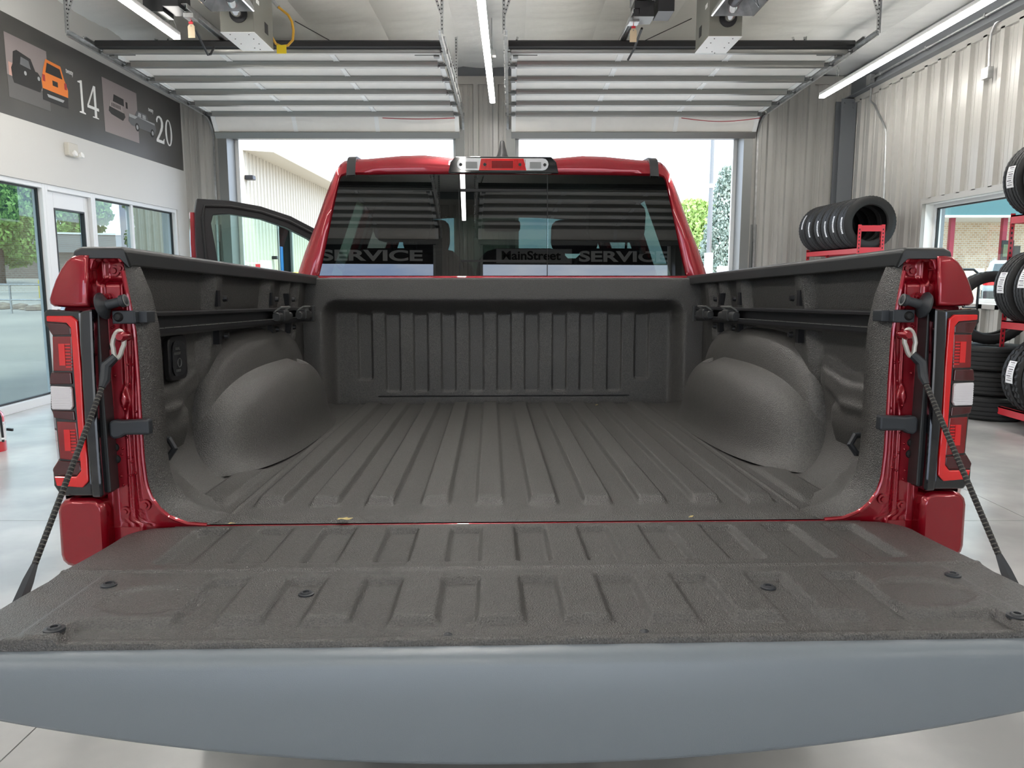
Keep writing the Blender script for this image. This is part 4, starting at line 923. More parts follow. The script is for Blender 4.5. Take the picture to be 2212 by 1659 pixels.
for k in range(9):
    a = R(-50 + k * 9); A.append((.0795 * math.cos(a), .0795 * math.sin(a), .085)); B.append((.0795 * math.cos(a), .0795 * math.sin(a), .24))
m.strip(A, B).build('paper_label', M['sticker'], fx, fix=False)
MB().cyl((.082, -.025, .10), (.082, -.025, .115), .012, 8).build('hose_clip', M['white_metal'], fx)
MB().box(.066, .115, .02, .035, .17, .19, M=Matrix.Rotation(R(6), 4, 'Y')).build('nozzle', M['dark'], fx, angle=0)
# ============================================================ THE PICKUP
TR = thing('pickup_truck', 'red pickup truck with black lined bed, tailgate down and left front door open', 'pickup truck', (.015, 1.6, .88155), (R(-1.9), 0, R(1.6)))
def sm(a, b, x):
    t = min(1, max(0, (x - a) / (b - a))); return t * t * (3 - 2 * t)
# ---- bed floor with pressed ribs -------------------------------------------------
RC = [.0625, .188, .315, .4425, .568]
def floor_z(x, y):
    z = .011 * y; ax = abs(x)
    e = sm(.105, .145, y) * (1 - sm(1.70, 1.72, y))
    for c in RC:
        d = abs(ax - c)
        if d < .05: z += .0150 * (1 - sm(.027, .0355, d)) * e
    # thin seam beside the wheel housings
    z += .0035 * (1 - sm(.001, .005, abs(ax - .632))) * sm(.04, .08, y)
    # short outer rib behind the wheel housing
    if ax > .66: z += .010 * (1 - sm(.030, .045, abs(ax - .705))) * sm(.10, .16, y) * (1 - sm(.42, .52, y))
    z -= .006 * (1 - sm(0, .04, y))
    if ax > .72: z += .14 * (1 - math.sqrt(max(0, 1 - ((ax - .72) / .14) ** 2))) * .999
    return z
xs_ = []
x = -.86
while x < .8601: xs_.append(x); x += .004
ysn = [0.0, .01, .02, .03, .045] + [.06 + i * .0105 for i in range(12)] + [.20 + i * .03 for i in range(46)] + [1.60 + i * .01 for i in range(15)]
m = MB(); NX = len(xs_); vs = [(x, y + .055 * sm(.69, .74, abs(x)) * (1 - sm(.0, .12, y)), floor_z(x, y)) for y in ysn for x in xs_]
fs = [(j * NX + i, j * NX + i + 1, (j + 1) * NX + i + 1, (j + 1) * NX + i) for j in range(len(ysn) - 1) for i in range(NX - 1)]
bf = m.add(vs, fs).build('bed_floor', M['liner'], TR, angle=180, fix=False)
# ---- bed front wall ---------------------------------------------------------------
def rr_sd(x, z, x0, x1, z0, z1, r):
    cx, cz = (x0 + x1) / 2, (z0 + z1) / 2; qx = abs(x - cx) - (x1 - x0) / 2 + r; qz = abs(z - cz) - (z1 - z0) / 2 + r
    return math.hypot(max(qx, 0), max(qz, 0)) + min(max(qx, qz), 0) - r
def front_y(x, z):
    y = 1.70
    d = rr_sd(x, z, -.79, .79, -.3, .480, .075)
    dt = .068
    y += .08 * sm(0, dt, -d) if d < 0 else 0
    if abs(x) < .70 and z < .42:
        for k in range(-5, 6):
            c = .1222 * k
            if abs(x - c) < .045:
                zb = .120 if abs(k) == 5 else .068
                q = rr_sd(x, z, c - .034, c + .034, zb, .60, .014)
                y += .015 * (1 - sm(-.0065, .0, q)) * sm(.0, .02, .425 - z)
                break
    # slot line near the floor
    if abs(x) < .555: y += .012 * (1 - sm(.001, .0035, abs(z - .0475)))
    return y
xf = [-.86 + i * .0043 for i in range(401)]
zf = [.0 + i * .0035 for i in range(12)] + [.042 + i * .0012 for i in range(10)] + [.056 + i * .0045 for i in range(24)] + [.165 + i * .016 for i in range(14)] + [.385 + i * .006 for i in range(18)] + [.50, .52, .54, .55, .558, .562]
m = MB(); NX = len(xf)
vs = [(x, front_y(x, z), z) for z in zf for x in xf]; fs = [(j * NX + i, j * NX + i + 1, (j + 1) * NX + i + 1, (j + 1) * NX + i) for j in range(len(zf) - 1) for i in range(NX - 1)]
n0 = len(vs); vs += [(x, 1.706, .567) for x in xf] + [(x, 1.76, .567) for x in xf]
j = len(zf) - 1
fs += [(j * NX + i, j * NX + i + 1, n0 + i + 1, n0 + i) for i in range(NX - 1)] + [(n0 + i, n0 + i + 1, n0 + NX + i + 1, n0 + NX + i) for i in range(NX - 1)]
m.add(vs, fs).build('bed_front_wall', M['liner'], TR, angle=180, fix=False)
# ---- bed sides, both hands ---------------------------------------------------------
OUT = [(.812, .556), (.810, .544), (.798, .459), (.791, .404), (.789, .30), (.789, .229), (.788, .14), (.784, .085), (.775, .055), (.757, .028), (.735, .010), (.701, -.003), (.66, -.006)]
INN = [(.806, .556), (.797, .533), (.778, .481), (.766, .416), (.7635, .36), (.763, .312), (.762, .146), (.757, .10), (.748, .068), (.728, .042), (.703, .021), (.665, .006), (.63, .001)]
def resample(P, n):
    L = [0]
    for a, b in zip(P, P[1:]): L.append(L[-1] + math.dist(a, b))
    out = []
    for k in range(n):
        t = L[-1] * k / (n - 1); i = max(j for j in range(len(L)) if L[j] <= t + 1e-9); i = min(i, len(P) - 2)
        u = (t - L[i]) / (L[i + 1] - L[i]); out.append(tuple(P[i][c] + (P[i + 1][c] - P[i][c]) * u for c in range(len(P[0]))))
    return out
NO = resample(OUT, 48); NI = resample(INN, 48)
for s in (-1, 1):
    S = lambda p: (p[0] * s, p[1], p[2])
    # side wall: sheet with pressed posts
    def wallx(y, z):
        x = .862
        if z > .36: x = .862 - .018 * sm(.36, .56, z)
        for (c, w_, z0) in ((.572, .05, .30), (1.099, .045, .33), (1.329, .028, .36), (1.50, .045, .30)):
            ww = w_ * (1 + 1.1 * (1 - sm(z0 - .05, z0 + .16, z)))
            x -= .030 * (1 - sm(ww * .5, ww, abs(y - c))) * sm(z0 - .16, z0 + .02, z)
        # lower shelf and box behind the housing
        x -= .045 * (1 - sm(.185, .225, z)) * (1 - sm(.36, .40, y)) * sm(.06, .16, z) * .6
        x -= .03 * (1 - sm(.02, .05, abs(z - .235 - .25 * max(0, y - .30)))) * (1 - sm(.42, .50, y))
        return x
    m = MB(); ny, nz_ = 160, 60
    m.grid(lambda u, v: (s * wallx(.03 + 1.70 * u, .10 + .46 * v), .03 + 1.70 * u, .10 + .46 * v), ny, nz_)
    m.build('bed_side_wall', M['liner'], TR, angle=180, fix=False)
    # wheel housing: two nested domes
    def dome(cx, cy, a, b, H, e1, e2, fl, nearf=1.38):
        def f(u, v):
            ph = -PI / 2 + PI * u; th = PI / 2 * v
            c = lambda t, e: math.copysign(abs(math.cos(t)) ** e, math.cos(t)); q = lambda t, e: math.copysign(abs(math.sin(t)) ** e, math.sin(t))
            k = c(th, e1) if v < 1 else 0
            z = H * q(th, e1)
            fz = fl * math.exp(-z / .035)
            near = ph < 0; bb = b * (nearf if near else 1.0); kk = k if not near else k * (1 - .10 * (z / H) * (1 - z / H) * 2)
            return (s * (cx - (a + fz) * k * c(ph, e2)), cy + (bb + fz * 1.6) * kk * q(ph, e2) , z + .012)
        return f
    mb = MB(); fA = dome(.875, 1.02, .105, .53, .365, .62, .62, .02, 1.14); mb.grid(fA, 72, 36)
    fB0 = dome(.875, 1.03, .208, .455, .262, .62, .66, .032)
    def fB(u, v):
        p = list(fB0(u, v))
        d = rr_sd(p[0] * s, p[1], .735, .815, 1.13, 1.27, .02)      # pocket on top
        if p[2] > .2: p[2] -= .028 * (1 - sm(-.012, .004, d))
        return tuple(p)
    mb.grid(fB, 140, 110)
    mb.build('wheel_housing', M['liner'], TR, angle=180, fix=False)
    # rear pillar of the box: liner band and its return
    A = [(s * x, -.002, z) for x, z in NO]; B_ = [(s * x, .05, z) for x, z in NI]
    mid = [(s * (a[0] * .62 + b[0] * .38), .010, a[1] * .62 + b[1] * .38) for a, b in zip(NO, NI)]
    Dn = [(s * min(.865, x + .012 + .10 * sm(.06, .2, z)), .085, z if z > .05 else z - .004) for x, z in NI]
    E_ = [(s * min(.868, x + .03 + .10 * sm(.04, .2, z)), .16, z) for x, z in NI]
    m = MB(); N = 48; V = A + mid + B_ + Dn + E_; F = []
    for r_ in range(4): F += [(r_ * N + i, r_ * N + i + 1, (r_ + 1) * N + i + 1, (r_ + 1) * N + i) for i in range(N - 1)]
    m.add(V, F).build('liner_pillar', M['liner'], TR, angle=180, fix=False)
    # red jamb: broad pressed panel between lamp and liner
    jm = MB()
    def jz(x, z):
        # depth: + y is away from the camera
        y = .004
        y += .005 * sm(.812, .822, x) * (1 - sm(.852, .862, x)) * (1 - sm(.47, .505, z) * 0)      # channel
        y -= .010 * (1 - sm(.0, .006, max(abs(x - .833) - .016, 0) + max(abs(z - .475) - .028, 0)))      # raised pad
        y += .018 * (1 - sm(.0, .01, max(abs(x - .842) - .022, 0) + max(abs(z - .53) - .018, 0)))         # recess under the cap
        dd = abs(x - .826) / .012 + abs(z - .262) / .03; y += -.012 * (1 - sm(.55, 1.0, dd))               # diamond stamp
        y -= .006 * (1 - sm(.001, .005, abs(x - (.826 + .004 * math.sin(z * 14))))) * (1 - sm(.40, .42, z)) * sm(.285, .30, z)
        y -= .005 * (1 - sm(.001, .004, abs(x - .803 - .006 * math.sin(z * 9)))) * (1 - sm(.40, .44, z))
        y -= .004 * (1 - sm(.001, .004, abs(x - .826))) * (1 - sm(.20, .235, z))
        return y
    zz = [-.20 + .0065 * i for i in range(118)]
    def ox(z):
        if z >= -.003:
            best = .812
            for (x0, z0), (x1, z1) in zip(OUT, OUT[1:]):
                if z1 <= z <= z0: best = x0 + (x1 - x0) * (z0 - z) / max(1e-6, z0 - z1)
            return best
        return .66
    NXJ = 44; V = []; F = []
    for z in zz:
        xi = ox(z) - .001
        for i in range(NXJ + 1):
            x = xi + (.872 - xi) * i / NXJ; V.append((s * x, jz(x, z), z))
    for j in range(len(zz) - 1):
        for i in range(NXJ): F.append((j * (NXJ + 1) + i, j * (NXJ + 1) + i + 1, (j + 1) * (NXJ + 1) + i + 1, (j + 1) * (NXJ + 1) + i))
    jm.add(V, F)
    # rolled flange that edges the opening
    jamb = jm.build('door_jamb', M['paint'], TR, angle=180, fix=False)
    fl_ = [(s * (x + .0035), -.004, z) for x, z in NO[2:]]
    MB().tube(fl_, .0045, 8).build('jamb_flange', M['paint'], jamb)
    for (bx, bz, br) in ((.793, .037, .011), (.838, .022, .010), (.846, .475, .0085), (.842, .53, .011), (.829, .535, .008)):
        MB().lathe([(.0001, .008), (br * .5, .008), (br * .62, .004), (br, .004), (br * 1.1, 0), (.0001, 0)], 14, M=Matrix.Translation((s * bx, jz(bx, bz) - .001, bz)) @ Matrix.Rotation(PI / 2, 4, 'X'), closed=False).build('jamb_bolt', M['paint'], jamb)
    for (bx, bz) in ((.854, .160), (.852, .135), (.860, .345), (.860, .372)):
        MB().lathe([(.0001, .008), (.008, .006), (.011, .0), (.0001, 0)], 12, M=Matrix.Translation((s * bx, .012, bz)) @ Matrix.Rotation(PI / 2, 4, 'X'), closed=False).build('black_grommet', M['rubber'], jamb)
    # little blobs of weld along the jamb
    wm_ = MB(); rj = random.Random(4)
    for k in range(26):
        x = .80 + .05 * rj.random(); z = .06 + .44 * rj.random(); wm_.lathe([(.0001, .0025), (.0025, .0015), (.0035, 0)], 6, M=Matrix.Translation((s * x, jz(x, z), z)) @ Matrix.Rotation(PI / 2, 4, 'X'), closed=False)
    wm_.build('weld_spot', M['paint'], jamb)['kind'] = 'stuff'
    # quarter panel corner above the lamp
    Q = [(.870, .455), (.869, .50), (.868, .560), (.885, .561), (.899, .559), (.912, .549), (.925, .532), (.937, .510), (.946, .488), (.9525, .470), (.951, .461), (.944, .456), (.91, .4545)]
    def qring(y, k=0.0, grow=0.0):
        cx, cz = .90, .50; return [(s * (cx + (x - cx) * (1 - k) + grow), y + .35 * max(0, x - .90) ** 1.5 + .10 * max(0, z - .49) ** 1.2, cz + (z - cz) * (1 - k)) for x, z in Q]
    m = MB(); V = []; rings = [(-.034, .22, 0), (-.033, .10, 0), (-.030, .035, 0), (-.022, .0, 0), (-.008, 0, .001), (.06, -.01, .004), (.4, -.02, .012), (1.74, -.03, .02)]
    for (y, k, g_) in rings: V += qring(y, k, g_)
    K = len(Q); V.append((s * .90, -.0345 + .002, .50)); F = [(len(V) - 1, i, (i + 1) % K) for i in range(K)]
    for r_ in range(len(rings) - 1): F += [(r_ * K + i, r_ * K + (i + 1) % K, (r_ + 1) * K + (i + 1) % K, (r_ + 1) * K + i) for i in range(K)]
    qo = m.add(V, F).build('quarter_panel', M['paint'], TR, angle=180)
    # outer side skin
    m = MB(); prof = [(.953, .456), (.972, .42), (.985, .25), (.978, .06), (.97, -.02), (.965, -.12), (.945, -.20)]
    V = []; yl = [.0, .02, .5, 1.0, 1.75]
    for y in yl: V += [(s * (x - (.02 if y == 0 else 0)), y, z) for x, z in prof]
    K = len(prof); F = [(j * K + i, j * K + i + 1, (j + 1) * K + i + 1, (j + 1) * K + i) for j in range(len(yl) - 1) for i in range(K - 1)]
    m.add(V, F).build('side_skin', M['paint'], TR, angle=180)
    # lower corner
    lc = MB().rbox(s * .862 if s > 0 else -.961, .961 if s > 0 else -.862, -.032, .10, -.088, .060, .028).build('lower_corner', M['paint'], TR, angle=50, bevel=.010)
    # tail lamp ------------------------------------------------------------------
    tl = bpy.data.objects.new('tail_lamp', None)
    P3 = lambda pts, y: [(s * x, z) for x, z in pts]
    lens = [(.950, .451), (.883, .447), (.883, .402), (.885, .3), (.884, .222), (.882, .144), (.880, .068), (.946, .068), (.959, .090), (.959, .126), (.945, .147), (.948, .231), (.956, .249), (.952, .315), (.946, .328), (.943, .399), (.957, .422), (.957, .445)]
    base = MB().prism(P3(lens, 0), -.040, .05, 'y').build('tail_lamp', M['gloss'], TR, angle=0, bevel=.004)
    def seg(name, pts, y0, y1, m_, bev=.002):
        return MB().prism(P3(pts, 0), y0, y1, 'y').build(name, m_, base, angle=0, bevel=bev)
    Cn = [(.948, .438), (.900, .438), (.888, .428), (.886, .326), (.887, .223), (.884, .145), (.8845, .100), (.897, .087), (.949, .091), (.953, .111), (.908, .110), (.8985, .122), (.8985, .15), (.8995, .223), (.9005, .326), (.901, .389), (.9015, .414), (.909, .424), (.948, .427)]
    seg('reflex_band', Cn, -.047, -.039, M['lens_red'])
    seg('smoked_cell', [(.951, .425), (.912, .423), (.903, .414), (.903, .400), (.941, .399)], -.043, -.038, M['lens_smoke'])
    r1 = seg('red_cell', [(.942, .397), (.903, .397), (.9055, .326), (.944, .327)], -.041, -.037, M['lens_deep'])
    seg('smoked_cell', [(.948, .324), (.908, .324), (.907, .300), (.952, .300)], -.044, -.038, M['lens_smoke'])
    wl2 = seg('reverse_lens', [(.949, .297), (.909, .295), (.907, .290), (.907, .255), (.911, .248), (.949, .249)], -.047, -.039, M['lens_white'])
    mm = MB()
    for k in range(9): mm.box(min(s * .909, s * .948), max(s * .909, s * .948), -.0482, -.0468, .2525 + k * .0048, .2545 + k * .0048)
    mm.build('lens_rib', M['lens_white'], wl2, angle=0) if False else mm.build('lens_rib', M['lens_white'], base, angle=0)
    seg('smoked_cell', [(.951, .246), (.907, .245), (.906, .225), (.948, .231)], -.043, -.038, M['lens_smoke'])
    seg('red_cell', [(.944, .224), (.905, .222), (.900, .141), (.942, .146)], -.041, -.037, M['lens_deep'])
    for zc_ in (.36, .185):
        b2 = MB()
        b2.box(min(s * .918, s * .930), max(s * .918, s * .930), -.0425, -.040, zc_ - .022, zc_ + .022)
        for k in range(8): b2.box(min(s * .906, s * .917), max(s * .906, s * .917), -.0435, -.0405, zc_ - .026 + k * .0065, zc_ - .0235 + k * .0065)
        b2.build('bulb_optic', M['lens_red'], base, angle=0)
    seg('smoked_cell', [(.945, .143), (.900, .139), (.899, .122), (.909, .112), (.955, .114), (.957, .124)], -.044, -.038, M['lens_smoke'])
    seg('bezel', [(.880, .447), (.855, .452), (.857, .351), (.858, .249), (.8575, .145), (.856, .066), (.878, .0665), (.881, .145), (.8835, .223), (.8845, .3), (.8825, .402)], -.050, .03, M['gloss'], .005)
    seg('seal_strip', [(.867, .448), (.853, .449), (.853, .297), (.851, .193), (.849, .073), (.864, .069), (.865, .193), (.867, .298)], -.028, .01, M['plastic'], .002)
    # striker pin, brackets -------------------------------------------------------
    st = MB(); Mx = Matrix.Translation((s * .848, -.006, .457)) @ Matrix.Rotation(-s * PI / 2 + s * R(14), 4, 'Y')
    st.lathe([(.0001, -.002), (.026, -.002), (.028, .003), (.018, .008), (.010, .012), (.009, .038), (.0125, .040), (.0125, .048), (.009, .050), (.0001, .050)], 24, M=Mx, closed=False)
    sp_ = st.build('striker_pin', M['bracket'], TR, angle=40); sp_.location = (0, -.018, 0)
    MB().lathe([(.009, .0503), (.0125, .0503), (.0125, .0498), (.009, .0498)], 16, M=Mx).build('pin_ring', M['greysteel'], sp_)
    b = MB(); b.box(min(s * .784, s * .833), max(s * .784, s * .833), -.016, .002, .421, .448).box(min(s * .765, s * .784), max(s * .765, s * .784), -.010, .03, .423, .447).box(min(s * .781, s * .785), max(s * .781, s * .785), -.026, -.006, .423, .447)
    br = b.build('latch_bracket', M['bracket'], TR, angle=0, bevel=.003)
    MB().lathe([(.0001, .007), (.006, .006), (.009, .003), (.010, 0), (.0001, 0)], 16, M=Matrix.Translation((s * .820, -.016, .435)) @ Matrix.Rotation(PI / 2, 4, 'X'), closed=False).build('button', M['rubber'], br)
    b = MB(); b.prism([(s * x, z) for x, z in ((.848, .19), (.848, .218), (.84, .224), (.82, .222), (.765, .225), (.765, .192), (.815, .192), (.825, .186), (.84, .183))], -.026, -.004, 'y')
    b.build('lower_bracket', M['bracket'], TR, angle=0, bevel=.005)
    # support cable -------------------------------------------------------------
    e0 = Vector((s * .8075, -.035, .392)); e1 = Vector((s * .836, -.045, .318)); e2 = Vector((s * .856, -.300, .002)); e3 = Vector((s * .857, -.345, -.045))
    # T() helper estimates place the lower end on the tailgate edge
    cbl = MB().tube([e1, e2], .0052, 8).build('support_cable', M['dark'], TR)
    ring = []
    for k in range(20):
        a = 2 * PI * k / 20; w_ = .0115 * (1 if math.sin(a) > -.2 else .8); ring.append((e0.x + s * (-.0 + w_ * math.cos(a)) + s * .004 * (1 - math.sin(a)), e0.y - .006, e0.z - .012 + .028 * math.sin(a)))
    MB().tube(ring, .0048, 8, closed=True).build('cable_hook', mat('cast_zinc', (.52, .50, .46), .4, metal=.4) if s < 0 else bpy.data.materials['cast_zinc'], cbl)
    MB().lathe([(.0001, .012), (.007, .012), (.011, .006), (.011, -.02), (.0001, -.02)], 16, M=Matrix.Translation((e0.x - s * .004, -.04, e0.z + .004)) @ Matrix.Rotation(PI / 2, 4, 'X'), closed=False).build('cable_stud', M['paint'], cbl)
    dv = (e1 - e0).normalized()
    MB().tube([e0 + Vector((s * .010, -.006, -.036)), e1 + Vector((0, 0, .02)), e1 + (e2 - e1).normalized() * .012, e1 + (e2 - e1).normalized() * .03], [.0085, .011, .010, .0065], 10).build('cable_sleeve', M['bracket'], cbl)
    MB().tube([e2 - (e2 - e1).normalized() * .01, e2 + (e3 - e2) * .3, e3], [.006, .010, .012], 6).build('cable_end', M['bracket'], cbl)
    mm = MB()
    d_ = (e2 - e1); nn = 46
    for k in range(nn):
        c0 = e1 + d_ * (.08 + .9 * k / nn); mm.tube([c0, c0 + d_ * .006], .0060, 6, cap=False)
    mm.build('cable_braid', mat('braid', (.10, .095, .085), .5) if s < 0 else bpy.data.materials['braid'], cbl)
    # rail cap -------------------------------------------------------------------
    prof = [(.799, .539), (.797, .569), (.803, .577), (.885, .577), (.899, .572), (.902, .560), (.893, .555), (.81, .556), (.806, .539)]
    m = MB(); V = []; K = len(prof); yl = [(-.016, -.1), (-.030, .0), (-.02, 0), (.3, 0), (1.0, 0), (1.74, 0)]
    yl = [-.022, -.012, .25, 1.0, 1.755]
    for q, y in enumerate(yl): V += [(s * x, y + (.03 if (i in (0, 8) and q < 2) else 0), z - (.004 if q == 0 else 0)) for i, (x, z) in enumerate(prof)]
    F = [tuple(range(K)), tuple(range(len(V) - 1, len(V) - K - 1, -1))]
    for j in range(len(yl) - 1): F += [(j * K + i, j * K + (i + 1) % K, (j + 1) * K + (i + 1) % K, (j + 1) * K + i) for i in range(K)]
    m.add(V, F).build('rail_cap', M['plastic'], TR, angle=35, bevel=.004)
    # red lip under the cap end
    MB().prism([(s * x, z) for x, z in ((.873, .556), (.856, .5655), (.808, .5645), (.806, .545), (.811, .545), (.816, .556), (.85, .556), (.862, .548), (.868, .53), (.874, .53))], -.020, .01, 'y').build('jamb_lip', M['paint'], TR, angle=0, bevel=.003)
    # utility rail ----------------------------------------------------------------
    ur = MB().prism([(s * x, z) for x, z in ((.832, .388), (.832, .445), (.794, .443), (.794, .434), (.815, .432), (.815, .408), (.794, .407), (.794, .395), (.80, .388))], .07, 1.585, 'y').build('utility_rail', M['dark'], TR, angle=0, bevel=.0015)
    mm = MB()
    for k in range(30): mm.box(min(s * .7925, s * .795), max(s * .7925, s * .795), .09 + k * .05, .135 + k * .05, .4065, .4082)
    mm.build('rail_scale', M['greysteel'], ur, angle=0)
    for (a, b) in ((1.02, 1.19), (1.33, 1.50)):
        c = MB(); c.rbox(min(s * .772, s * .80), max(s * .772, s * .80), a, b, .398, .430, .012, ax='y').rbox(min(s * .768, s * .80), max(s * .768, s * .80), a + .05, a + .11, .396, .438, .01, ax='y')
        co_ = c.build('cleat', M['plastic'], ur, angle=30, bevel=.003)
        MB().tube([(s * .80, a + .02, .43), (s * .775, a + .02, .447), (s * .775, b - .03, .447), (s * .80, b - .03, .43)], .0035, 6).build('cleat_bail', M['greysteel'], ur)
    MB().box(min(s * .785, s * .83), max(s * .785, s * .83), 1.585, 1.60, .385, .450).build('rail_end', M['plastic'], ur, angle=0, bevel=.003)
    for y in (.572, 1.099, 1.329):
        for z in (.475, .37):
            MB().box(min(s * .815, s * .838), max(s * .815, s * .838), y - .022, y + .0, z - .022, z + .022).lathe([(.0001, .012), (.008, .011), (.010, 0)], 12, M=Matrix.Translation((s * .812, y + .016, z)) @ Matrix.Rotation(-s * PI / 2, 4, 'Y'), closed=False).build('rail_bolt', M['dark'], ur, angle=30)
    # tie down loop by the pillar
    tdp = [(s * .83, .165, .150), (s * .805, .165, .148), (s * .792, .16, .128), (s * .805, .155, .108), (s * .83, .155, .106)]
    MB().tube(tdp, .008, 10).build('tie_down_loop', M['bracket'], TR)
# power outlet in the left side wall
po = MB().rbox(-.84, -.825, .235, .345, .275, .385, .02, ax='x').build('outlet_cover', M['dark'], TR, angle=30, bevel=.003)
MB().rbox(-.8255, -.821, .245, .325, .285, .372, .025, ax='x').build('outlet_flap', M['gloss'], po, angle=30)
for i, (tx, zz_) in enumerate((('115VAC', .350), ('400W/150W', .338), ('CARGO', .296))):
    text_obj(tx, .0095, 'lettering', M['greysteel'], po, (-.8205, .262 if i != 1 else .252, zz_), (R(90), 0, R(90)), ext=.0004, sx=.8)
m = MB(); m.tube([(-.8205, .284 + .011 * math.cos(a), .318 + .011 * math.sin(a)) for a in [k * PI / 6 for k in range(12)]], .001, 5, closed=True).build('outlet_symbol', M['greysteel'], po)
# sill line
MB().box(-.72, .72, -.006, .002, -.014, -.0075).build('rear_sill', M['paint'], TR, angle=0, bevel=.002)
MB().box(-.87, .87, .004, .03, -.20, -.012).build('sill_panel', M['paint'], TR, angle=0)
# ---- tailgate ---------------------------------------------------------------------
CX = .006
def gate_w(y):
    a = -y
    w = .812 + .022 * sm(.1, .45, a)
    if a < .08: w = .735 + .077 * math.sqrt(max(0, 1 - ((.08 - a) / .068) ** 2)) 
    return w
def ell(x, y, cx, cy, a, b): return math.hypot((x - cx) / a, (y - cy) / b)
def gate_z(x, y):
    z = -.008; a = -y; X = x - CX
    # front strip below the plate
    plate = sm(.0, .010, -rr_sd(x - .008, y, -.752, .752, -.553, .06, .03)) if a > .27 else 1.0
    if a > .27: z -= .0045 * (1 - plate) * sm(.27, .32, a)
    # step to the low strip along the edge, with recess between the fields
    inb = False
    k = round((x - .0205) / .1325)
    if abs(k) <= 5:
        c = .0205 + .1325 * k
        q = rr_sd(x, y, c - .035, c + .035, -.245, -.026, .006); z -= .0125 * (1 - sm(-.009, .0, q))
    if abs(k) <= 4 and not (False):
        c = .0205 + .1325 * k
        q = rr_sd(x, y, c - .035, c + .035, -.62, -.318, .006); z -= .0125 * (1 - sm(-.009, .0, q))
    if abs(x - .0205) < .70:
        q = max(0, 1); z2 = -.0125 * sm(.485, .502, a)
        zb = z; z = min(z, -.008 + z2 - (0)) if a > .485 else z
    # shallow oval stampings at both ends
    for cx in (-.605, .650):
        e = ell(x, y, cx, -.41, .085, .062); z -= .004 * (1 - sm(.82, 1.0, e))
    # fold line
    z += .0028 * (1 - sm(.002, .007, abs(a - .279))) 
    # rolled outer edge of plate
    z += .003 * (1 - sm(.002, .010, abs(a - .545))) * (abs(x) < .755)
    if a > .553: z = -.028
    return z
yl = [-.0065 - i * .0055 for i in range(100)] ; yl = [y for y in yl if y > -.551] + [-.5512, -.5535, -.556, -.566, -.574]
nxg = 380; V = []; F = []
for y in yl:
    w = gate_w(y) if y > -.54 else gate_w(-.54)
    for i in range(nxg + 1):
        u = -1 + 2 * i / nxg; x = CX + u * w; z = gate_z(x, y)
        if y <= -.574: z = -.030
        V.append((x, y, z))
for j in range(len(yl) - 1):
    for i in range(nxg): F.append((j * (nxg + 1) + i, j * (nxg + 1) + i + 1, (j + 1) * (nxg + 1) + i + 1, (j + 1) * (nxg + 1) + i))
F = [f[::-1] for f in F]
ylA = [i for i, y in enumerate(yl) if y >= -.5535]; cut = (len(ylA) - 1) * nxg
tg = MB().add(V, F[:cut]).build('tailgate', M['liner'], TR, angle=180, fix=False)
# gate body: sides, spoiler sweep
NXS = 90; V = []; K = 0
for i in range(NXS + 1):
    u = -1 + 2 * i / NXS; x = CX + u * .868
    zb = -.196 + .068 * (abs(x - CX) / .735) ** 2.1; dy = .012 * (x / .87) ** 2
    prof = [(-.545, -.0275), (-.566, -.0265), (-.573, -.0285), (-.5805, -.034), (-.585, -.046), (-.586, zb * .5), (-.583, zb + .010), (-.578, zb + .002), (-.568, zb - .002), (-.50, zb + .015), (-.40, min(-.09, zb + .05)), (-.05, -.09)]
    K = len(prof); V += [(x, y + dy, z) for y, z in prof]
F = [(i * K + k, i * K + k + 1, (i + 1) * K + k + 1, (i + 1) * K + k) for i in range(NXS) for k in range(K - 1)] + [tuple(range(K)), tuple(NXS * K + k for k in range(K - 1, -1, -1))]
MB().add(V, F).build('spoiler', M['spoiler'], tg, angle=180)
sd = MB()
for s in (-1, 1):
    A = [(CX + s * gate_w(y), y, gate_z(CX + s * gate_w(y), y)) for y in yl[:-5]]; B_ = [(CX + s * (gate_w(y) + .001), y, -.09) for y in yl[:-5]]
    A2 = [(CX + s * (gate_w(y) + .006), y, -.024) for y in yl[:-5]]
    sd.strip(A, A2); sd.strip(A2, B_)
sd.build('gate_edge', M['paint'], tg, angle=40)
bolt_m = M['gloss']
for (bx, by, r_) in ((-.702, -.349, .013), (-.695, -.524, .0145), (-.369, -.367, .013), (.412, -.361, .013), (.741, -.345, .013), (.734, -.519, .0145)):
    mb = MB(); mb.lathe([(.0001, .0015), (.005, .0015), (.0055, .004), (.0085, .004), (.010, .0018), (r_, .001), (r_ + .0005, -.003)], 20, M=Matrix.Translation((bx, by, gate_z(bx, by) + .0012)), closed=False)
    mb.build('bolt', M['bracket'], tg, angle=40)
for (bx, by) in ((-.124, -.529), (.167, -.526)): MB().lathe([(.0001, .003), (.004, .002), (.007, 0)], 10, M=Matrix.Translation((bx, by, gate_z(bx, by))), closed=False).build('plug', M['bracket'], tg)
# ---- bumper ------------------------------------------------------------------------
bp = MB().rbox(-.93, .93, -.10, .02, -.42, -.16, .03, ax='x').build('rear_bumper', M['chrome'], TR, angle=40)
MB().box(-.92, -.62, -.09, .0, -.161, -.154).box(.62, .92, -.09, .0, -.161, -.154).build('step_pad', M['plastic'], bp, angle=0, bevel=.003)
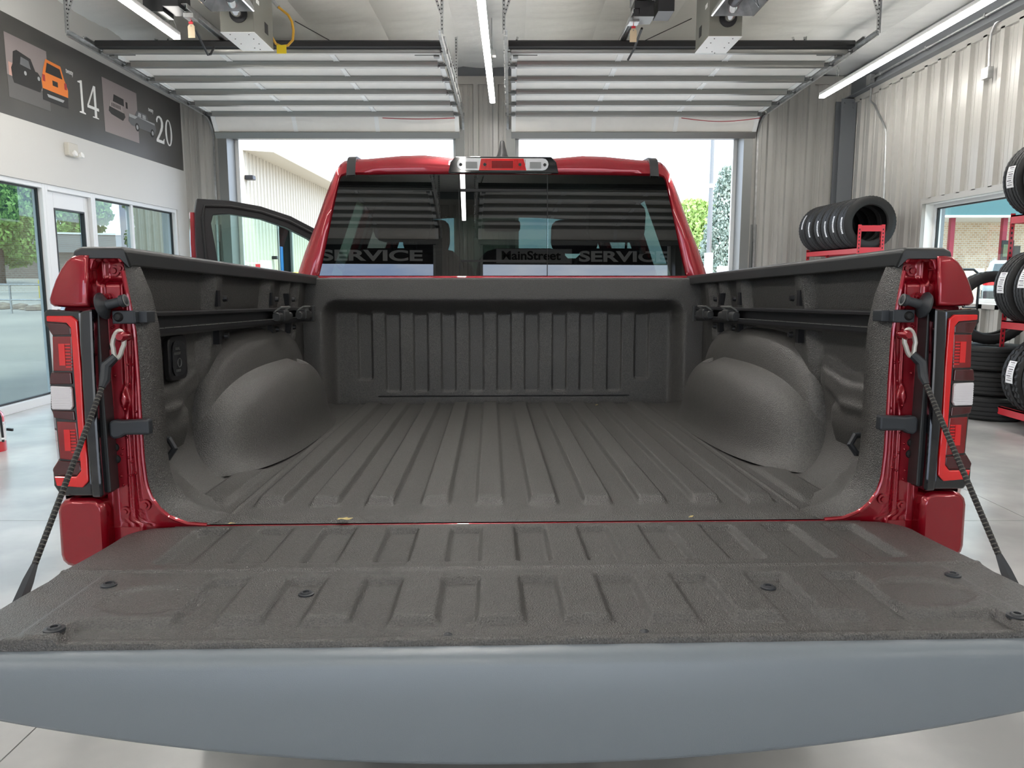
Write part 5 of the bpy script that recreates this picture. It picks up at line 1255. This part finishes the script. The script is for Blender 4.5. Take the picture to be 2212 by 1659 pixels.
# ---- cab ----------------------------------------------------------------------------
TL = R(1.4)
def gy(z): return 1.842 + (z - .578) * math.tan(TL)
OL = [(.925, .560), (.912, .60), (.883, .683), (.829, .814), (.785, .933), (.742, 1.035), (.722, 1.065), (.700, 1.083), (.66, 1.090), (.60, 1.092), (.45, 1.106), (.35, 1.109), (.23, 1.098), (.0, 1.099)]
GL = [(.822, .572), (.816, .578), (.800, .640), (.772, .760), (.745, .880), (.716, 1.000), (.708, 1.012), (.69, 1.0185), (.64, 1.0195), (.56, 1.020), (.44, 1.022), (.34, 1.023), (.22, 1.024), (.0, 1.024)]
FO = [(-x, z) for x, z in OL] + [(x, z) for x, z in OL[-2::-1]]; FG = [(-x, z) for x, z in GL] + [(x, z) for x, z in GL[-2::-1]]
def shrink(P, kx, kz, base=.56): return [(x * kx, base + (z - base) * kz) for x, z in P]
N = len(FO)
def ringy(P, yf): return [(x, yf(z), z) for x, z in P]
m = MB(); V = []
lay = [ringy(FG, lambda z: gy(z) + .004), ringy([(a[0] * .86 + b[0] * .14, a[1] * .86 + b[1] * .14) for a, b in zip(FG, FO)], lambda z: gy(z) - .006),
       ringy([(a[0] * .35 + b[0] * .65, a[1] * .35 + b[1] * .65) for a, b in zip(FG, FO)], lambda z: gy(z) - .002), ringy(FO, lambda z: gy(z) + .022),
       ringy(shrink(FO, 1.012, 1.015), lambda z: gy(z) + .09), ringy(shrink(FO, 1.02, 1.04), lambda z: gy(z) + .35)]
for L_ in lay: V += L_
F = []
for r_ in range(len(lay) - 1): F += [(r_ * N + i, r_ * N + i + 1, (r_ + 1) * N + i + 1, (r_ + 1) * N + i) for i in range(N - 1)]
cab = m.add(V, F).build('cab_shell', M['paint'], TR, angle=50)
# roof, pillars, lower body
def roofz(x, y): return 1.107 + .055 * math.sin(min(1, (y - 1.85) / 1.6) * PI / 2) - .075 * (abs(x) / .72) ** 3.2 - (.10 * ((y - 3.3) / .7) ** 2 if y > 3.3 else 0)
m = MB(); m.grid(lambda u, v: ((-1 + 2 * u) * (.716 - .02 * v), 2.15 + 1.72 * v, roofz((-1 + 2 * u) * .70, 2.15 + 1.72 * v)), 24, 24)
m.build('roof', M['paint'], TR, angle=180)
MB().grid(lambda u, v: ((-1 + 2 * u) * (.72 - .02 * v), 1.90 + 1.8 * v, roofz((-1 + 2 * u) * .68, 1.95 + 1.9 * v) - .065), 12, 12).build('headliner', M['fabric'], TR, angle=180)
for s in (-1, 1):
    # black roof ditch strips
    st = [(s * (.668 - .002 * k), y, z) for k, (y, z) in enumerate(((gy(1.02) - .009, 1.018), (gy(1.05) - .006, 1.05), (gy(1.085) + .004, 1.090), (gy(1.1) + .03, 1.104), (2.3, 1.135), (3.2, 1.165)))]
    m = MB(); A = [(p[0] - s * .018, p[1], p[2]) for p in st]; B_ = [(p[0] + s * .020, p[1], p[2] - .002) for p in st]; A2 = [(p[0] - s * .018, p[1] + .01, p[2] - .012) for p in st]; B2 = [(p[0] + s * .020, p[1] + .01, p[2] - .014) for p in st]
    m.strip(A, B_).strip(A, A2).strip(B_, B2); m.build('roof_strip', M['plastic'], TR, angle=60)
    # B pillar, A pillar, rear door lower and front fender
    def slab(name, pts, x0, x1, m_, par=TR): return MB().prism(pts, min(s * x0, s * x1), max(s * x0, s * x1), 'x').build(name, m_, par, angle=0, bevel=.006)
    mb = MB(); mb.tube([(s * .90, 2.95, .56), (s * .72, 3.0, 1.12)], .045, 8).tube([(s * .90, 4.05, .52), (s * .68, 3.75, 1.00), (s * .65, 3.5, 1.13)], [.05, .04, .04], 8); mb.build('cab_pillar', M['paint'], TR)
    if s > 0: slab('front_door', [(2.97, -.28), (4.05, -.28), (4.1, .55), (2.97, .56)], .93, .99, M['paint'])
    slab('rear_door', [(2.0, .0), (2.3, -.28), (2.93, -.28), (2.93, .56), (1.86, .56), (1.86, .0)], .93, .99, M['paint'])
    pt = MB()
    for (ya, yb) in ((1.90, 2.36), (2.86, 3.10)): pt.add([(s * .885, ya, .56), (s * .885, yb, .56), (s * .70, yb + .05, 1.08), (s * .715, ya, 1.06)], [(0, 1, 2, 3)])
    pt.add([(s * .735, 1.90, .98), (s * .735, 3.7, .98), (s * .64, 3.7, 1.08), (s * .64, 1.90, 1.06)], [(0, 1, 2, 3)])
    pt.build('pillar_trim', M['fabric'], TR, angle=0)
    MB().add([(s * .90, 2.05, .57), (s * .90, 2.92, .57), (s * .725, 2.95, 1.09), (s * .745, 2.12, 1.06)], [(0, 1, 2, 3)]).build('side_glass', M['glass_car'], TR, angle=0)
    if s > 0: MB().add([(s * .90, 2.99, .57), (s * .90, 4.0, .55), (s * .70, 3.62, 1.06), (s * .725, 3.02, 1.09)], [(0, 1, 2, 3)]).build('side_glass', M['glass_car'], TR, angle=0)
    slab('front_fender', [(4.1, -.1), (4.25, -.28), (4.3, -.02), (4.5, .1), (4.9, .1), (5.1, -.05), (5.15, -.25), (5.5, -.2), (5.55, .35), (4.12, .54)], .90, .99, M['paint'])
    # sill
    MB().box(min(s * .85, s * .95), max(s * .85, s * .95), 1.85, 4.2, -.42, -.28).build('rocker', M['plastic'], TR, angle=0, bevel=.01)
MB().grid(lambda u, v: ((-1 + 2 * u) * .92, 4.12 + 1.45 * v, .54 - .14 * v * v + .03 * (1 - (2 * u - 1) ** 2)), 12, 12).build('bonnet', M['paint'], TR, angle=180)
MB().box(-.9, .9, 5.50, 5.58, -.25, .38).build('grille', M['gloss'], TR, angle=0, bevel=.02)
MB().add([(-.84, 4.08, .56), (.84, 4.08, .56), (.64, 3.64, 1.05), (-.64, 3.64, 1.05)], [(0, 1, 2, 3)]).build('windscreen', M['glass_car'], TR, angle=0)
MB().box(-.88, .88, 3.75, 4.1, -.1, .54).build('dashboard', M['fabric'], TR, angle=0, bevel=.02)
MB().box(-.92, .92, 1.87, 4.1, -.35, -.28).box(-.90, .90, 1.90, 1.94, -.3, .56).build('cab_floor', M['fabric'], TR, angle=0)
MB().box(-.80, .80, 1.87, 1.90, .50, .575).build('cab_trim', M['fabric'], TR, angle=0)
def seat(name, x, y, w_, hr=True):
    b = MB(); b.rbox(x - w_ / 2, x + w_ / 2, y, y + .5, .02, .16, .04, ax='y')
    T_ = Matrix.Translation((x, y, .12)) @ Matrix.Rotation(R(12), 4, 'X')
    b.rbox(-w_ / 2, w_ / 2, -.06, .06, 0, .60, .10, M=T_, ax='y')
    o = b.build(name, M['fabric'], TR, angle=40, bevel=.015)
    if hr: 
        h = MB(); h.rbox(-.13, .13, -.05, .05, .64, .82, .05, M=T_, ax='y').box(-.06, -.05, -.01, .01, .58, .66, M=T_).box(.05, .06, -.01, .01, .58, .66, M=T_); h.build('headrest', M['fabric'], TR, angle=40, bevel=.012)
seat('front_seat', -.42, 2.98, .54); seat('front_seat', .42, 2.98, .54)
seat('rear_seat', -.46, 2.14, .55, True); seat('rear_seat', .10, 2.14, .45, False); seat('rear_seat', .52, 2.14, .38, True)
MB().rbox(-.10, .14, 3.55, 3.6, .93, 1.0, .02).build('inside_mirror', M['dark'], TR, angle=40)
sw = MB().tube([(-.42 + .19 * math.cos(a), 3.62 + .05 * math.sin(a), .42 + .17 * math.sin(a)) for a in [k * PI / 12 for k in range(24)]], .014, 8, closed=True).build('steering_wheel', M['dark'], TR)
# rear glass: three panes with dark frames
def pane(name, P, y_off=0.0): 
    return MB().add([(x, gy(z) - .002 + y_off, z) for x, z in P], [tuple(range(len(P)))]).build(name, M['glass_rear'], rg, angle=0, fix=False)
rgm = MB()
for (a, b) in (((-.1975, .58), (-.1945, 1.023)), ((.1925, .58), (.1955, 1.023))): rgm.add([(a[0], gy(.58) - .0035, .58), (b[0] , gy(.58) - .0035, .58), (b[0], gy(1.023) - .0035, 1.023), (a[0], gy(1.023) - .0035, 1.023)], [(0, 1, 2, 3)])
rgm.box(-.190, .190, gy(.955) - .006, gy(.955) + .01, .948, .960).box(-.190, .190, gy(.648) - .006, gy(.648) + .01, .642, .650)
rg = rgm.build('rear_window', M['rubber'], TR, angle=0)
pane('pane', [(-.197, .579), (-.816, .579), (-.800, .640), (-.772, .760), (-.745, .880), (-.716, 1.0), (-.708, 1.012), (-.69, 1.0185), (-.44, 1.022), (-.197, 1.023)][::-1])
pane('pane', [(.196, .579), (.816, .579), (.800, .640), (.772, .760), (.745, .880), (.716, 1.0), (.708, 1.012), (.69, 1.0185), (.44, 1.022), (.196, 1.023)])
pane('pane', [(-.195, .579), (.194, .579), (.194, 1.023), (-.195, 1.023)], .001)
# cowl strip under the glass: red ledge
MB().box(-.83, .83, 1.775, 1.85, .545, .578).build('cab_ledge', M['paint'], TR, angle=0, bevel=.006)
MB().box(-.825, .825, 1.83, 1.842, .572, .581).build('glass_seal', M['rubber'], TR, angle=0)
# third brake light
Y0 = gy(1.06) - .012
bl_ = MB().prism([(-.243, 1.026), (-.232, 1.075), (-.210, 1.098), (.210, 1.098), (.232, 1.075), (.243, 1.026)], Y0 - .003, Y0 + .03, 'y').build('brake_light', M['gloss'], TR, angle=0, bevel=.004)
MB().rbox(-.203, .197, Y0 - .008, Y0 - .002, 1.038, 1.090, .025).build('clear_lens', mat('clear_lens', (.55, .55, .56), .12, coat=1, metal=.3, bump=(300, .5, .001)), bl_, angle=30)
MB().prism([(-.108, 1.038), (-.098, 1.088), (.088, 1.088), (.100, 1.038)], Y0 - .011, Y0 - .007, 'y').build('red_lens', M['lens_red'], bl_, angle=0, bevel=.001)
MB().box(-.052, .042, Y0 - .0125, Y0 - .0105, 1.046, 1.078).build('led_window', M['lens_deep'], bl_, angle=0)
mm = MB()
for x in (-.082, .072, -.187, .181): mm.lathe([(.0001, .002), (.007, .002), (.007, 0)], 12, M=Matrix.Translation((x, Y0 - (.011 if abs(x) < .1 else .008), 1.062)) @ Matrix.Rotation(PI / 2, 4, 'X'), closed=False)
mm.build('lens_screw', M['ink'], bl_)
mm = MB()
for k in range(34):
    x = -.098 + k * .0058
    if not -.056 < x < .046: mm.box(x, x + .0018, Y0 - .0122, Y0 - .0105, 1.042, 1.084)
mm.build('lens_fluting', M['lens_deep'], bl_, angle=0)['kind'] = 'stuff'
for x0 in (-.165, .115):
    MB().box(x0, x0 + .05, Y0 - .0095, Y0 - .0075, 1.046, 1.074).build('bulb_window', M['greysteel'], bl_, angle=0)
# roof antenna
MB().add([], []).tube([(.003, 2.30, 1.125), (.003, 2.30, 1.155), (.003, 2.31, 1.185), (.003, 2.33, 1.225), (.003, 2.36, 1.262), (.003, 2.37, 1.268)], [.062, .052, .028, .018, .012, .006], 14).build('antenna_fin', M['plastic'], TR)
MB().lathe([(.0001, .01), (.06, .01), (.075, 0)], 20, M=Matrix.Translation((.003, 2.30, 1.118)), closed=False).build('antenna_base', M['paint'], TR)
# open front left door: hinge at the A pillar
hx, hy = -.97, 4.12
dr = bpy.data.objects.new('open_door', None)
ang = R(180 + 62 - 0)
def DP(a, z, o=0.0):   # a = distance from hinge along the door, o = offset toward the cabin side (rearwards when open)
    dx, dy = -math.sin(R(62)), -math.cos(R(62)); nx, ny = math.cos(R(62)), -math.sin(R(62))
    return (hx + dx * a + nx * o, hy + dy * a + ny * o, z)
outer = [(1.16, .56), (1.17, .85), (1.165, 1.05), (1.15, 1.135), (.95, 1.135), (.75, 1.110), (.55, 1.055), (.38, .975), (.2, .83), (.06, .66), (.0, .56)]
inner = [(1.02, .56), (1.045, .80), (1.07, .98), (1.055, 1.035), (.95, 1.048), (.75, 1.026), (.58, .975), (.43, .905), (.28, .79), (.16, .66), (.10, .56)]
def dframe(A, B, o0, o1):
    m = MB(); n_ = len(A); V = [DP(a, z, o0) for a, z in A] + [DP(a, z, o0) for a, z in B] + [DP(a, z, o1) for a, z in A] + [DP(a, z, o1) for a, z in B]; F = []
    for i in range(n_ - 1): F += [(i, i + 1, n_ + i + 1, n_ + i), (2 * n_ + i, 3 * n_ + i, 3 * n_ + i + 1, 2 * n_ + i + 1), (i, 2 * n_ + i, 2 * n_ + i + 1, i + 1), (n_ + i, n_ + i + 1, 3 * n_ + i + 1, 3 * n_ + i)]
    return m.add(V, F)
wf_ = dframe(outer, inner, -.02, .045)
# lower door body
bd = MB(); P = [(0, -.28), (1.13, -.28), (1.16, .56), (0, .56)]
V = [DP(a, z, -.03) for a, z in P] + [DP(a, z, .06) for a, z in P]; bd.add(V, [(0, 1, 2, 3), (7, 6, 5, 4), (0, 4, 5, 1), (1, 5, 6, 2), (2, 6, 7, 3), (3, 7, 4, 0)])
od = bd.build('open_door', M['paint'], TR, angle=0, bevel=.01)
wf_.build('window_frame', M['dark'], od, angle=30, bevel=.004)
e = dframe([(1.19, .56), (1.195, .85), (1.19, 1.05)], [(1.155, .56), (1.165, .85), (1.16, 1.05)], -.045, .0); e.build('frame_skin', M['paint'], od, angle=30)
mid_o = [(a * .55 + b * .45, c * .55 + d * .45) for (a, c), (b, d) in zip(outer, inner)]
MB().tube([DP(a, z, .052) for a, z in mid_o], .010, 8).build('weather_seal', M['rubber'], od)
MB().add([DP(a, z, .01) for a, z in inner], [tuple(range(len(inner)))]).build('door_glass', M['glass_car'], od, angle=0)
# wheels and chassis
for s in (-1, 1):
    for (wy, wz) in ((1.04, -.437), (4.70, -.317)):
        wv = MB().lathe([(.25, -.12), (.38, -.135), (.405, -.11), (.41, 0), (.405, .11), (.38, .135), (.25, .12)], 40, M=Matrix.Translation((s * .87, wy, wz)) @ Matrix.Rotation(PI / 2, 4, 'Y')).build('road_wheel', M['tire'], TR)
        MB().lathe([(.001, -.08), (.1, -.09), (.25, -.11), (.255, .11), (.1, .09), (.001, .08)], 24, M=Matrix.Translation((s * .87, wy, wz)) @ Matrix.Rotation(PI / 2, 4, 'Y'), closed=False).build('rim', M['chrome'], wv)
MB().box(-.5, -.38, -.0, 5.4, -.42, -.25).box(.38, .5, .0, 5.4, -.42, -.25).box(-.86, .86, .2, .35, -.25, -.05).box(-.86, .86, 1.6, 1.75, -.25, -.05).build('chassis', M['dark'], TR, angle=0)
MB().cyl((-.8, 1.04, -.437), (.8, 1.04, -.437), .05, 12).cyl((-.8, 4.70, -.317), (.8, 4.70, -.317), .05, 12).build('axle', M['dark'], TR)
MB().box(-.86, .86, .02, 1.80, -.06, -.03).build('bed_underside', M['dark'], TR, angle=0)
# ============================================================ FALLEN LEAVES
MT = Matrix.Translation(TR.location) @ TR.rotation_euler.to_matrix().to_4x4()
lfm = mat('dry_leaf', (.62, .50, .22), .7)
def leaf(label, x, y, z, size, seed):
    rr = random.Random(seed); m = MB(); N = 10; pts = []
    for k in range(N):
        a = 2 * PI * k / N; r_ = size * (.5 + .6 * rr.random()); pts.append((r_ * math.cos(a) * 1.5, r_ * math.sin(a) * .7, size * .35 * rr.random()))
    V = [(0, 0, size * .25)] + pts; F = [(0, 1 + k, 1 + (k + 1) % N) for k in range(N)]
    V += [(p[0], p[1], p[2] - .0006) for p in V]; F += [(N + 1, N + 2 + (k + 1) % N, N + 2 + k) for k in range(N)]
    F += [(1 + k, N + 2 + k, N + 2 + (k + 1) % N, 1 + (k + 1) % N) for k in range(N)]
    o = m.add(V, F).build('dry_leaf', lfm, angle=0); p = MT @ Vector((x, y, z)); o.location = p; o.rotation_euler = (0, 0, rr.random() * 1.0)
    tag(o, label, 'leaf', 'dry leaves in the bed')
leaf('curled yellow leaf on the bed floor against the front wall', -.30, 1.66, .019, .016, 1)
leaf('yellow leaf on the red sill line, left of centre', -.375, .004, .001, .012, 2)
leaf('tiny yellow leaf on the red sill line, right of centre', .375, .004, .001, .006, 3)
leaf('tiny orange leaf crumb on the red sill line near the left corner', -.61, -.008, -.002, .006, 4)
leaf('pale curled leaf sliver on the bed floor right of centre by the front wall', .40, 1.68, .02, .006, 5)
